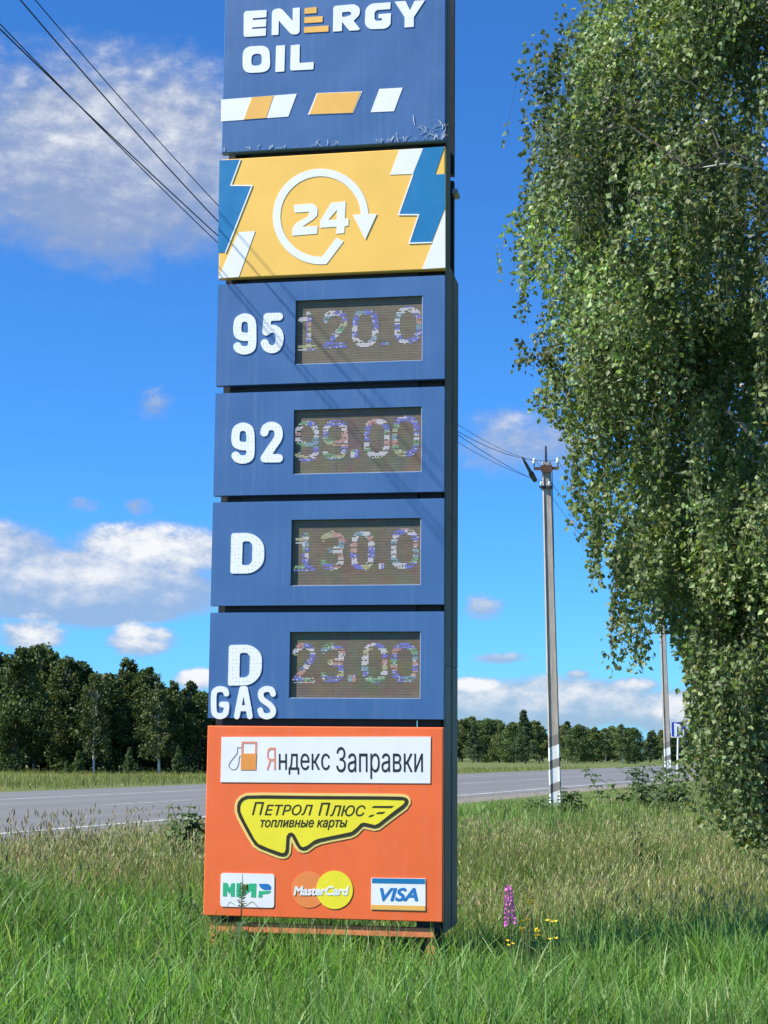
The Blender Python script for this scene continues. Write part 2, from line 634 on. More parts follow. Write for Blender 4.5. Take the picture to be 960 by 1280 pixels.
# ------------------------------------------------------------------ outline tools (flat shapes in a panel's own x,z plane)
def tri_fill(loops):
    """fills nested outlines -> verts(2D), tris"""
    cu = bpy.data.curves.new('outline', 'CURVE')
    cu.dimensions = '2D'
    cu.fill_mode = 'BOTH'
    for lp in loops:
        s = cu.splines.new('POLY')
        s.points.add(len(lp) - 1)
        s.points.foreach_set('co', np.concatenate([np.asarray(lp, float) * 100, np.zeros((len(lp), 1)), np.ones((len(lp), 1))], 1).ravel())
        s.use_cyclic_u = True
    ob = bpy.data.objects.new('outline', cu)
    C.objects.link(ob)
    dg = bpy.context.evaluated_depsgraph_get()
    me = bpy.data.meshes.new_from_object(ob.evaluated_get(dg))
    v = np.array([(p.co.x / 100, p.co.y / 100) for p in me.vertices]).reshape(-1, 2)
    f = [list(p.vertices) for p in me.polygons]
    bpy.data.objects.remove(ob)
    bpy.data.curves.remove(cu)
    bpy.data.meshes.remove(me)
    return v, f


def flat(name, loops, mat, parent, y, thick):
    """a plate with the given outlines, its front at local y, reaching back by thick"""
    v, f = tri_fill(loops)
    mb = MB()
    pts = [(p[0], y, p[1]) for p in v]
    ff = []
    for p in f:
        a, b, c = (np.array(v[i]) for i in p[:3])
        cr = (b[0] - a[0]) * (c[1] - a[1]) - (b[1] - a[1]) * (c[0] - a[0])
        ff.append(p if cr > 0 else p[::-1])
    mb.add(pts, ff)
    for lp in loops:
        n = len(lp)
        ring = [(p[0], y, p[1]) for p in lp] + [(p[0], y + thick, p[1]) for p in lp]
        mb.add(ring, [(i, (i + 1) % n, n + (i + 1) % n, n + i) for i in range(n)])
    return mb.build(name, mat, parent)


def rounded(poly, r, seg=5):
    poly = [np.array(p, float) for p in poly]
    n = len(poly)
    rs = r if isinstance(r, (list, tuple)) else [r] * n
    out = []
    for i in range(n):
        p, a, b = poly[i], poly[i - 1], poly[(i + 1) % n]
        ri = rs[i]
        da, db = a - p, b - p
        la, lb = np.linalg.norm(da), np.linalg.norm(db)
        k = min(ri, la * 0.48, lb * 0.48)
        if k <= 1e-6:
            out.append(p)
            continue
        p0, p1 = p + da / la * k, p + db / lb * k
        for t in np.linspace(0, 1, seg + 1):
            out.append((1 - t) ** 2 * p0 + 2 * t * (1 - t) * p + t * t * p1)
    return np.array(out)


def contours(F, xs_, ys_, level=0.0):
    """marching squares, closed loops where F < level"""
    F = F - level
    seg = {}
    ny_, nx_ = F.shape

    def pt(e):
        (j, i, d) = e
        if d == 0:
            t = F[j, i] / (F[j, i] - F[j, i + 1])
            return (xs_[i] + t * (xs_[i + 1] - xs_[i]), ys_[j])
        t = F[j, i] / (F[j, i] - F[j + 1, i])
        return (xs_[i], ys_[j] + t * (ys_[j + 1] - ys_[j]))
    tab = {1: [(3, 0)], 2: [(0, 1)], 3: [(3, 1)], 4: [(1, 2)], 5: [(3, 2), (1, 0)], 6: [(0, 2)], 7: [(3, 2)],
           8: [(2, 3)], 9: [(2, 0)], 10: [(0, 3), (2, 1)], 11: [(2, 1)], 12: [(1, 3)], 13: [(1, 0)], 14: [(0, 3)]}
    ins = F < 0
    code = ins[:-1, :-1] * 1 + ins[:-1, 1:] * 2 + ins[1:, 1:] * 4 + ins[1:, :-1] * 8
    for j, i in zip(*np.nonzero((code > 0) & (code < 15))):
        ed = [(j, i, 0), (j, i + 1, 1), (j + 1, i, 0), (j, i, 1)]
        for a, b in tab[int(code[j, i])]:
            seg[ed[a]] = ed[b]
    loops = []
    while seg:
        a, b = seg.popitem()
        lp = [a]
        while b != a and b in seg:
            lp.append(b)
            b = seg.pop(b)
        P = np.array([pt(e) for e in lp])
        if len(P) >= 6:
            loops.append(thin(P))
    return loops


def thin(P, tol=None):
    """drops points that lie on straight runs"""
    ext = np.ptp(P, axis=0).max()
    tol = ext * 0.002
    keep = [0]
    for i in range(1, len(P)):
        a = P[keep[-1]]
        b = P[(i + 1) % len(P)]
        d = b - a
        L = np.linalg.norm(d) + 1e-12
        q = P[keep[-1] + 1:i + 1] - a
        dist = np.abs(q[:, 0] * d[1] - q[:, 1] * d[0]) / L
        if dist.max() > tol or L > ext * 0.12:
            keep.append(i)
    return P[keep] if len(keep) > 5 else P


def seg_dist(X, Y, line):
    D = np.full(X.shape, 1e9)
    for (x0, y0), (x1, y1) in zip(line[:-1], line[1:]):
        ex, ey = x1 - x0, y1 - y0
        L = ex * ex + ey * ey + 1e-12
        t = np.clip(((X - x0) * ex + (Y - y0) * ey) / L, 0, 1)
        D = np.minimum(D, np.hypot(X - x0 - t * ex, Y - y0 - t * ey))
    return D


def inside(X, Y, poly):
    c = np.zeros(X.shape, bool)
    n = len(poly)
    for i in range(n):
        x0, y0 = poly[i]
        x1, y1 = poly[(i + 1) % n]
        k = ((y0 > Y) != (y1 > Y)) & (X < (x1 - x0) * (Y - y0) / (y1 - y0 + 1e-12) + x0)
        c ^= k
    return c


def curve_pts(P, n=6, closed=False):
    """Catmull-Rom through P"""
    P = [np.array(p, float) for p in P]
    if closed:
        Q = [P[-1]] + P + [P[0], P[1]]
    else:
        Q = [2 * P[0] - P[1]] + P + [2 * P[-1] - P[-2]]
    out = []
    for i in range(1, len(Q) - 2):
        for t in np.linspace(0, 1, n, endpoint=False):
            a, b, c, d = Q[i - 1], Q[i], Q[i + 1], Q[i + 2]
            out.append(0.5 * ((2 * b) + (c - a) * t + (2 * a - 5 * b + 4 * c - d) * t * t + (3 * b - 3 * c + d - a) * t ** 3))
    if not closed:
        out.append(P[-1])
    return out


def stroke_loops(lines, w, res=None):
    """outlines of rounded strokes of full width w along lines (metres)"""
    allp = np.array([p for l in lines for p in l])
    res = res or w / 9
    x0, y0 = allp.min(0) - w
    x1, y1 = allp.max(0) + w
    xs_ = np.arange(x0, x1, res)
    ys_ = np.arange(y0, y1, res)
    X, Y = np.meshgrid(xs_, ys_)
    D = np.full(X.shape, 1e9)
    for l in lines:
        D = np.minimum(D, seg_dist(X, Y, l))
    return contours(D - w / 2, xs_, ys_)


# ------------------------------------------------------------------ the fuel price sign
S_YAW, S_ROLL, S_LEAN, S_X, S_Y, S_W = 0.17733, -0.0098, 0.00609, -0.44416, 11.53254, 1.72
_r = np.array([math.cos(S_YAW), -math.sin(S_YAW), 0.0])
_n = np.array([-math.sin(S_YAW), -math.cos(S_YAW), 0.0])
_z = np.array([0, 0, 1.0])
S_R = _r * math.cos(S_ROLL) + _z * math.sin(S_ROLL)
S_V = np.cross(_n, S_R)
S_V = -S_V if S_V[2] < 0 else S_V
S_V = S_V * math.cos(S_LEAN) + _n * math.sin(S_LEAN)
S_B = np.cross(S_V, S_R)          # local y: to the back of the sign
S_O = np.array([S_X, S_Y, 0.0])


def ray(px, py):
    """direction of a photo pixel, depth along +Y = 1"""
    cx, cy = (px - 480) / FPX, (640 - py) / FPX
    c, s = math.cos(PITCH), math.sin(PITCH)
    d = np.array([cx, c - cy * s, s + cy * c])
    return d / d[1]


def on_panel(px, py):
    """measured picture point -> (u, v) metres on the sign's face"""
    d = ray(px, py)
    e = np.array([0, 0, EYE])
    t = np.dot(S_O - e, S_B) / np.dot(d, S_B)
    p = e + d * t - S_O
    return np.array([np.dot(p, S_R), np.dot(p, S_V)])


def zoomed(ox, oy, k):
    """measurements read off an enlargement of the photo"""
    return lambda x, y: on_panel(ox + x / k, oy + y / k)


sign = thing('fuel_price_sign', 'tall blue, yellow and orange fuel station price pylon standing in the roadside grass', 'sign')
sign.matrix_world = Matrix(((S_R[0], S_B[0], S_V[0], S_X), (S_R[1], S_B[1], S_V[1], S_Y), (S_R[2], S_B[2], S_V[2], 0.0), (0, 0, 0, 1)))
HW = S_W / 2
PT = 0.06       # panel thickness
# vertical extent of each panel
VB = dict(brand=(6.112, 7.62), hours=(5.127, 6.062), p95=(4.303, 5.078), p92=(3.473, 4.244), d=(2.660, 3.423), gas=(1.847, 2.609), pay=(0.453, 1.791))


def board(name, key, mat, label=None):
    v0, v1 = VB[key]
    o = MB().box(-HW, HW, 0, PT, v0, v1, bev=0.006).build(name, mat, sign)
    if label:
        o['label'] = label
    return o


def board_window(name, key, win, mat, label):
    """panel with a rectangular opening; win = (u0,u1,v0,v1)"""
    v0, v1 = VB[key]
    a, b, c, d = win
    us, vs_ = [-HW, a, b, HW], [v0, c, d, v1]
    mb = MB()
    for y, flip in ((0.0, False), (PT, True)):
        P = [(u, y, v) for v in vs_ for u in us]
        F = []
        for j in range(3):
            for i in range(3):
                if i == 1 and j == 1:
                    continue
                q = (j * 4 + i, j * 4 + i + 1, (j + 1) * 4 + i + 1, (j + 1) * 4 + i)
                F.append(q[::-1] if flip else q)
        mb.add(P, F)
    for (p, q) in (((-HW, v0), (HW, v0)), ((HW, v0), (HW, v1)), ((HW, v1), (-HW, v1)), ((-HW, v1), (-HW, v0)),
                   ((b, c), (a, c)), ((b, d), (b, c)), ((a, d), (b, d)), ((a, c), (a, d))):
        mb.add([(p[0], 0, p[1]), (p[0], PT, p[1]), (q[0], PT, q[1]), (q[0], 0, q[1])], [(0, 1, 2, 3)])
    o = mb.build(name, mat, sign)
    o['label'] = label
    return o


def text_loops(body, shear=0.0, fat=0.0, spacing=1.0):
    """clean outlines of a line of lettering (overlapping strokes merged), in em units"""
    cu = bpy.data.curves.new('lettering', 'FONT')
    cu.body = body
    cu.shear = shear
    cu.space_character = spacing
    cu.resolution_u = 5
    cu.fill_mode = 'NONE'
    ob = bpy.data.objects.new('lettering', cu)
    C.objects.link(ob)
    me = bpy.data.meshes.new_from_object(ob.evaluated_get(bpy.context.evaluated_depsgraph_get()))
    co = [(p.co.x, p.co.y) for p in me.vertices]
    nxt = {}
    for e in me.edges:
        a, b = e.vertices
        nxt.setdefault(a, []).append(b)
        nxt.setdefault(b, []).append(a)
    bpy.data.objects.remove(ob)
    bpy.data.curves.remove(cu)
    bpy.data.meshes.remove(me)
    loops, seen = [], set()
    for a in sorted(nxt):
        if a in seen:
            continue
        lp = [a]
        seen.add(a)
        c = a + 1 if a + 1 in nxt[a] else nxt[a][0]
        while c not in seen:
            lp.append(c)
            seen.add(c)
            k = [q for q in nxt[c] if q not in seen]
            if not k:
                break
            c = k[0]
        if len(lp) > 2:
            loops.append([co[q] for q in lp])
    out = []
    # glyph by glyph groups keep the grids small
    groups = []
    for lp in loops:
        a = np.array(lp)
        lo, hi = a[:, 0].min(), a[:, 0].max()
        hit = [g_ for g_ in groups if not (hi < g_[0] - .06 or lo > g_[1] + .06)]
        new = [lo, hi, [lp]]
        for g_ in hit:
            new = [min(new[0], g_[0]), max(new[1], g_[1]), new[2] + g_[2]]
            groups.remove(g_)
        groups.append(new)
    for lo, hi, lps in groups:
        A = np.concatenate([np.array(l) for l in lps])
        res = .0115
        xs_ = np.arange(A[:, 0].min() - .06, A[:, 0].max() + .06, res)
        ys_ = np.arange(A[:, 1].min() - .06, A[:, 1].max() + .06, res)
        X, Y = np.meshgrid(xs_, ys_)
        D = np.full(X.shape, 1e9)
        Wn = np.zeros(X.shape, int)
        for l in lps:
            D = np.minimum(D, seg_dist(X, Y, l + [l[0]]))
            for (x0, y0), (x1, y1) in zip(l, l[1:] + [l[0]]):
                if y0 == y1:
                    continue
                up = (y0 <= Y) & (y1 > Y)
                dn = (y1 <= Y) & (y0 > Y)
                xx = x0 + (Y - y0) * (x1 - x0) / (y1 - y0)
                Wn += (up & (X < xx)).astype(int) - (dn & (X < xx)).astype(int)
        sd_ = np.where(Wn != 0, -D, D)
        out += contours(sd_ - fat, xs_, ys_)
    return out


def lettering(name, s, box, mat, parent, y, shear=0.0, fat=0.0, spacing=1.0):
    """flat lettering fitted into box = (px x0, y top, px x1, y bottom) as measured"""
    x0, t0, x1, b0 = box
    tl, br, tr, bl = on_panel(x0, t0), on_panel(x1, b0), on_panel(x1, t0), on_panel(x0, b0)
    lps = text_loops(s, shear, fat, spacing)
    allp = np.concatenate(lps)
    lo, hi = allp.min(0), allp.max(0)
    uv = []
    for l in lps:
        k = (l - lo) / (hi - lo)
        a, b = k[:, :1], k[:, 1:]
        uv.append((1 - a) * (1 - b) * bl + a * (1 - b) * br + (1 - a) * b * tl + a * b * tr)
    return flat(name, uv, mat, parent, y, 0.001)


# --- brand panel
brand = board('brand_panel', 'brand', M['sign_blue'], 'blue top panel with white company lettering and three slanted stripes')
za, zb = zoomed(260, 0, 6), zoomed(420, 0, 6)
Y0, TH = -0.005, 0.005


def letter(pts, z, r, holes=(), mat='white', name='brand_letter', y=Y0, th=TH, parent=None):
    lp = [rounded([z(*p) for p in pts], [q / 990.0 for q in r] if isinstance(r, list) else r / 990.0)]
    for h, hr in holes:
        lp.append(rounded([z(*p) for p in h], hr / 990.0))
    return flat(name, lp, M[mat], parent or brand, y, th)


letter([(270, 86), (441, 77), (439, 130), (337, 138), (337, 153), (438, 146), (436, 200), (333, 207), (333, 220), (436, 213), (434, 269), (268, 280)], za,
       [26, 4, 3, 3, 3, 3, 3, 3, 3, 3, 4, 26])
letter([(481, 74), (548, 62), (636, 160), (637, 63), (690, 58), (688, 256), (628, 263), (532, 156), (529, 262), (478, 266)], za,
       [36, 26, 5, 3, 4, 36, 26, 5, 3, 4])
for q in ([(725, 63), (816, 54), (815, 99), (725, 106)], [(724, 131), (861, 123), (860, 167), (723, 176)], [(722, 205), (905, 193), (904, 238), (720, 248)]):
    letter(q, za, 3, mat='gold', name='letter_bar')
letter([(-19, 47), (140, 33), (180, 58), (180, 112), (132, 158), (180, 218), (170, 228), (102, 232), (46, 166), (45, 234), (-22, 239)], zb,
       [26, 40, 30, 30, 8, 5, 4, 8, 3, 4, 4], [([(46, 94), (102, 88), (116, 98), (114, 114), (64, 130), (46, 128)], 8)])
letter([(410, 19), (262, 29), (222, 68), (217, 185), (250, 221), (372, 217), (409, 190), (413, 101), (320, 108), (318, 138), (346, 137), (344, 156), (304, 159), (289, 146), (290, 92), (308, 77), (408, 69)], zb,
       [4, 40, 40, 36, 36, 36, 26, 4, 4, 3, 4, 6, 8, 10, 10, 8, 4])
letter([(440, 14), (522, 9), (556, 80), (590, 8), (668, 3), (584, 130), (584, 203), (515, 208), (515, 130)], zb, [4, 6, 6, 6, 4, 6, 3, 3, 6])
letter([(262, 352), (462, 342), (470, 540), (260, 552)], za, 74, [([(328, 408), (404, 402), (404, 490), (326, 498)], 34)])
letter([(512, 345), (579, 340), (573, 537), (506, 542)], za, 4)
letter([(622, 342), (689, 335), (687, 474), (794, 467), (791, 522), (617, 531)], za, [4, 4, 4, 4, 6, 20])
zs, zs2 = zoomed(260, 100, 6), zoomed(430, 100, 6)
letter([(98, 148), (667, 104), (603, 275), (98, 312)], zs, 0, mat='white', name='stripe', y=-0.003, th=0.002)
letter([(330, 131), (492, 119), (437, 285), (270, 297)], zs, 0, mat='gold', name='stripe', y=-0.005, th=0.002)
letter([(815, 100), (1158, 86), (1090, 250), (750, 262)], zs, 0, mat='white', name='stripe', y=-0.003, th=0.002)
letter([(822, 103), (1147, 90), (1084, 247), (762, 258)], zs, 0, mat='gold', name='stripe', y=-0.005, th=0.002)
letter([(265, 68), (441, 58), (375, 235), (200, 243)], zs2, 0, mat='white', name='stripe', y=-0.003, th=0.002)
# torn film curling off the panel's foot
for i in range(58):
    t = random.random()
    u = -HW + 0.02 + (S_W - 0.04) * (t if random.random() < 0.55 else 1 - 0.30 * t * t)
    big = u > 0.45
    L = random.uniform(0.02, 0.055) * (1.9 if big and random.random() < 0.6 else 1.0)
    a = random.uniform(0.5, 2.7)
    b = a + random.uniform(-1.0, 1.0)
    v = VB['brand'][0] + random.uniform(0.004, 0.012) + (random.random() ** 3) * (0.14 if u > 0.6 else 0.01)
    p0 = (u, -0.004, v)
    p1 = (u + math.cos(a) * L * 0.5, -0.006, v + abs(math.sin(a)) * L * 0.5)
    p2 = (p1[0] + math.cos(b) * L * 0.5, -0.006, p1[2] + abs(math.sin(b)) * L * 0.5)
    MB().tube([p0, p1, p2], [0.0012, 0.0020, 0.0010], 4).build('torn_film', M['white'], brand)

# --- 24 hour panel
hours = board('hours_panel', 'hours', M['sign_yellow'], 'yellow panel with white round the clock arrow and teal zigzags')
zh = zoomed(250, 180, 960 / 350)
yy = -0.003
letter([(67, 56), (139, 53), (105, 141), (179, 141), (88, 371), (62, 373)], zh, 0, mat='teal', name='teal_zigzag', y=yy, th=.002, parent=hours)
letter([(765, 14), (838, 9), (806, 105), (841, 103), (841, 218), (795, 335), (718, 339), (750, 241), (679, 241)], zh, 0, mat='teal', name='teal_zigzag', y=yy, th=.002, parent=hours)
letter([(133, 303), (190, 299), (133, 456), (64, 461), (66, 452)], zh, 0, mat='white', name='white_stripe', y=yy, th=.002, parent=hours)
letter([(683, 20), (765, 15), (730, 103), (652, 106)], zh, 0, mat='white', name='white_stripe', y=yy, th=.002, parent=hours)
letter([(841, 225), (841, 424), (762, 429)], zh, 0, mat='white', name='white_stripe', y=yy, th=.002, parent=hours)
# thin white keylines of the zigzags
kl = [[(139, 54), (106, 143), (179, 143), (88, 373)], [(730, 106), (681, 243), (750, 243), (717, 341), (795, 338)]]
for l in kl:
    flat('white_keyline', stroke_loops([[zh(*p) for p in l]], 0.010, 0.002), M['white'], hours, -0.005, .002)
cx, cy, ro, ri = 414, 249, 164, 138
out = [(cx + ro * math.cos(a), cy - ro * math.sin(a)) for a in np.linspace(R(2), R(277), 60)]
inn = [(cx + ri * math.cos(a), cy - ri * math.sin(a)) for a in np.linspace(R(272), R(2), 60)]
ring = out + [(493, 334), (468, 322)] + inn
flat('clock_arrow', [np.array([zh(*p) for p in ring])], M['white'], hours, -0.003, .002)
letter([(524, 243), (607, 240), (567, 328)], zh, 0, name='arrow_head', y=-0.005, th=.002, parent=hours)
letter([(322, 209), (388, 204), (404, 220), (402, 246), (386, 261), (350, 284), (404, 281), (402, 308), (317, 315), (317, 287), (332, 270), (372, 248), (375, 232), (325, 236)], zh,
       [3, 14, 14, 12, 8, 3, 3, 3, 3, 10, 8, 6, 4, 3], name='numeral', y=yy, th=.002, parent=hours)
letter([(450, 202), (500, 197), (497, 256), (510, 256), (509, 281), (496, 282), (495, 306), (467, 308), (469, 284), (412, 288), (412, 264)], zh,
       [6, 3, 2, 2, 2, 2, 2, 2, 2, 6, 8], [([(470, 226), (440, 261), (469, 259)], 2)], name='numeral', y=yy, th=.002, parent=hours)

# --- price panels with diode displays
def G9(x0, y0, x1, y1):
    w, h = x1 - x0, y1 - y0
    f = lambda px, py: (x0 + w * px, y0 + h * py)
    loop = curve_pts([f(1, .28), f(.9, .08), f(.5, 0), f(.1, .08), f(0, .26), f(0, .42), f(.1, .53), f(.45, .59), f(.85, .57), f(1, .46)], 4)
    tail = curve_pts([f(1, .25), f(1, .78), f(.88, .94), f(.5, 1), f(.14, .96), f(0, .88)], 4)
    return [loop, tail]


def G2(x0, y0, x1, y1):
    w, h = x1 - x0, y1 - y0
    f = lambda px, py: (x0 + w * px, y0 + h * py)
    return [curve_pts([f(0, .2), f(.12, .06), f(.5, 0), f(.88, .07), f(1, .24), f(.9, .42), f(.5, .68), f(.06, .97)], 5) + [f(.02, 1), f(1, 1)]]


def G3(x0, y0, x1, y1):
    w, h = x1 - x0, y1 - y0
    f = lambda px, py: (x0 + w * px, y0 + h * py)
    return [curve_pts([f(0, .13), f(.2, .02), f(.6, 0), f(.95, .1), f(1, .25), f(.88, .42), f(.4, .48)], 4),
            curve_pts([f(.4, .48), f(.88, .55), f(1, .74), f(.9, .93), f(.5, 1), f(.15, .97), f(0, .85)], 4)]


def G0(x0, y0, x1, y1):
    w, h = x1 - x0, y1 - y0
    f = lambda px, py: (x0 + w * px, y0 + h * py)
    return [curve_pts([f(0, .3), f(.12, .08), f(.5, 0), f(.88, .08), f(1, .3), f(1, .7), f(.88, .92), f(.5, 1), f(.12, .92), f(0, .7), f(0, .3)], 5)]


def G1(x0, y0, x1, y1):
    w, h = x1 - x0, y1 - y0
    f = lambda px, py: (x0 + w * px, y0 + h * py)
    return [[f(.55, 0), f(.55, 1)], [f(.05, .16), f(.5, .14)], [f(0, 1), f(1, 1)]]


def display(parent, win, digits, mat, seed):
    """recessed diode matrix with a lit price; rows blink out of step so the strokes break into bars"""
    u0, u1, v0, v1 = win
    yb = 0.026
    mb = MB()
    n = 6
    for i in range(3):
        a, b = u0 + (u1 - u0) * i / 3, u0 + (u1 - u0) * (i + 1) / 3
        for j in range(3):
            c, d = v0 + (v1 - v0) * j / 3, v0 + (v1 - v0) * (j + 1) / 3
            e = 0.0003
            mb.box(a + e, b - e, yb + 0.0006 * ((i * 3 + j * 5) % 4) / 3, PT - 0.004, c + e, d - e)
    mb.build('price_display', mat, parent)
    r = random.Random(seed)
    cw, rh = (u1 - u0) / 96, (v1 - v0) / 48
    X, Y = np.meshgrid(np.arange(96) + .5, np.arange(48) + .5)
    for (kind, box) in digits:
        mb = MB()
        if kind == '.':
            Dm = np.where((X > box[0]) & (X < box[2]) & (Y > box[1]) & (Y < box[3]), 0, 9)
            w = 1
        else:
            w = 4.2
            x0, y0, x1, y1 = box
            q = (x0 + w / 2, y0 + w / 2, x1 - w / 2, y1 - w / 2)
            Dm = np.full(X.shape, 1e9)
            for l in {'0': G0, '1': G1, '2': G2, '3': G3, '9': G9}[kind](*q):
                Dm = np.minimum(Dm, seg_dist(X, Y, l))
        for by in range(13):
            for half in (0, 1):
                cols = {}
                mi = r.choices(range(6), (3.0, 4.2, 2.0, 1.6, 1.5, 1.5) if seed > 1 else (5, 4.2, .6, .8, 1.2, 1.4))[0]
                hor = r.random()
                mid = (box[0] + box[2]) / 2
                for c in range(96):
                    xx = c + .5
                    if (xx < mid) != (half == 0):
                        continue
                    for k in range(4):
                        row = by * 4 + k
                        if row >= 48 or Dm[row, c] > w / 2:
                            continue
                        ph = (k + int(c * 0.07)) % 4
                        if kind != '.' and ((ph == 3 and r.random() < .72) or (ph == 2 and r.random() < .12)):
                            continue
                        m2 = mi if r.random() < .9 else 0
                        x, z = u0 + (c + .2) * cw, v1 - (row + .5) * rh
                        hx, hz = cw * .5, rh * .43
                        yq = yb - 0.0006
                        mb.add([(x - hx, yq, z - hz), (x + hx, yq, z - hz), (x + hx, yq, z + hz), (x - hx, yq, z + hz)], [(0, 1, 2, 3)], m2)
        mb.build('price_digit', DI, parent)
    # thin pale trim along the right and lower edge of the opening
    t = 0.006
    MB().box(u0, u1, 0.006, yb - .006, v0 - .001, v0 + t).box(u1 - t, u1 + .001, 0.006, yb - .006, v0 + t, v1).build('display_trim', M['grey_trim'], parent)


M['grey_trim'] = plain('pale_aluminium_trim', (0.42, 0.45, 0.50), 0.4, var=0.1, metal=0.3)


def window(tl, tr, bl, br):
    a, b, c, d = (on_panel(*p) for p in (tl, tr, bl, br))
    return ((a[0] + c[0]) / 2, (b[0] + d[0]) / 2, (c[1] + d[1]) / 2, (a[1] + b[1]) / 2)


YL = -0.006
w95 = window((369.5, 376), (528.5, 369), (368.5, 455.5), (528, 451))
p95 = board_window('price_panel', 'p95', w95, M['sign_blue'], 'blue price panel reading 95')
display(p95, w95, [('1', (1.5, 8, 17, 37)), ('2', (21, 7.5, 39.5, 36.5)), ('0', (43, 7.5, 62.5, 36)), ('.', (64.5, 32.5, 71, 35.5)), ('0', (75, 7, 95, 35))], M['display'], 1)
z9 = zoomed(260, 380, 8)


def strokes(name, lines, z, wpx, k, parent, y=YL, th=0.006, mat='letter'):
    flat(name, stroke_loops([[z(*p) for p in l] for l in lines], wpx / k / 163.0), M[mat], parent, y, th)


strokes('grade_numeral', G9(296, 136, 444, 466), z9, 82, 8, p95)
strokes('grade_numeral', [[(712, 128), (596, 131), (584, 278)], curve_pts([(584, 278), (630, 250), (680, 258), (714, 305), (716, 375), (690, 435), (640, 455), (590, 435), (568, 392)], 6)], z9, 78, 8, p95)

w92 = window((367.5, 513), (527.5, 507.5), (366, 593), (527, 590))
p92 = board_window('price_panel', 'p92', w92, M['sign_blue'], 'blue price panel reading 92')
display(p92, w92, [('9', (1, 7.5, 19, 38)), ('9', (22, 7.5, 40.5, 37.5)), ('.', (43, 30, 49, 36)), ('0', (53, 7.5, 72, 37)), ('0', (74, 6, 94, 36.5))], M['display_noisy'], 2)
z2 = zoomed(250, 480, 6)
strokes('grade_numeral', G9(268, 321, 380, 568), z2, 61, 6, p92)
strokes('grade_numeral', G2(484, 315, 592, 558), z2, 61, 6, p92)

wd = window((364.5, 650), (526.5, 647), (363, 732.5), (526, 731.5))
pd = board_window('price_panel', 'd', wd, M['sign_blue'], 'blue price panel with a single large letter D and a price of 130.0')
display(pd, wd, [('1', (2, 9, 18, 37.5)), ('3', (22, 8.5, 39.5, 36.5)), ('0', (44.5, 8, 61.5, 37)), ('.', (64.5, 32, 69.5, 36.5)), ('0', (74, 7, 94, 36.5))], M['display_noisy'], 3)
z3 = zoomed(250, 640, 6)
letter([(236, 159), (395, 157), (484, 232), (482, 388), (398, 461), (229, 463)], z3, [24, 60, 60, 60, 60, 18], [([(322, 221), (374, 221), (395, 246), (391, 376), (367, 399), (316, 399)], 14)], mat='letter', name='grade_letter', y=YL, th=.006, parent=pd)

wg = window((363, 790), (526, 789), (360.5, 873), (525.5, 873.5))
pg = board_window('price_panel', 'gas', wg, M['sign_blue'], 'blue price panel with letter D above the word GAS')
display(pg, wg, [('2', (2, 8, 19, 37)), ('3', (23, 8.5, 40.5, 36.5)), ('.', (43, 31, 49.5, 36)), ('0', (53.5, 8, 72, 37)), ('0', (74.5, 8, 94, 36.5))], M['display_noisy'], 4)
z4 = zoomed(250, 750, 6)
letter([(218, 338), (385, 335), (467, 402), (463, 560), (385, 639), (211, 643)], z4, [24, 60, 60, 60, 60, 18], [([(301, 398), (352, 396), (376, 420), (372, 556), (347, 580), (296, 582)], 14)], mat='letter', name='grade_letter', y=YL, th=.006, parent=pg)
GW = 41
strokes('grade_letter', [curve_pts([(200, 702), (190, 678), (152, 668), (116, 682), (105, 722), (105, 815), (116, 857), (152, 872), (188, 857), (200, 818), (200, 786)], 5), [(200, 784), (166, 784)]], z4, GW, 6, pg, y=-.008, th=.008, mat='white')
strokes('grade_letter', [[(278, 872), (298, 765), (318, 668), (340, 668), (358, 765), (376, 872)], [(288, 812), (368, 812)]], z4, GW, 6, pg, y=-.008, th=.008, mat='white')
strokes('grade_letter', [curve_pts([(550, 704), (538, 676), (500, 667), (466, 682), (457, 712), (472, 748), (530, 792), (551, 828), (540, 860), (500, 873), (465, 858), (454, 828)], 5)], z4, GW, 6, pg, y=-.008, th=.008, mat='white')

# --- payment panel
pay = board('payment_panel', 'pay', M['orange'], 'orange bottom panel with white, yellow and card logo plates')
zp, zq = zoomed(250, 900, 6), zoomed(400, 900, 960 / 190)
P1 = [zp(163, 127), zp(155, 466), zq(697, 400), zq(700, 105)]
plate = flat('logo_plate', [np.array(P1)], M['white'], pay, -0.005, .004)
LY = -0.0065
lettering('plate_lettering', 'Я', (333.3, 934.2, 344.8, 962.6), M['salmon'], pay, LY)
lettering('plate_lettering', 'ндекс', (348.7, 941.8, 412.5, 968), M['ink'], pay, LY)
lettering('plate_lettering', 'Заправки', (420.5, 933.6, 528.6, 973.6), M['ink'], pay, LY)
letter([(313, 161), (430, 161), (424, 376), (306, 376)], zp, 6, [([(328, 177), (415, 178), (413, 251), (326, 251)], 3)], mat='salmon', name='pump_body', y=LY, th=.001, parent=pay)
letter([(311, 252), (426, 252), (421, 374), (308, 374)], zp, 2, mat='pump_orange', name='pump_fill', y=LY - .0015, th=.001, parent=pay)
flat('pump_hose', stroke_loops([[zp(*p) for p in [(312, 206), (284, 207), (280, 250)] + curve_pts([(280, 250), (240, 300), (220, 330), (220, 352), (242, 371), (272, 366), (290, 330), (296, 275)], 5) + [(310, 270)]]], 0.006, 0.0012), M['ink_grey'], pay, LY, .001)

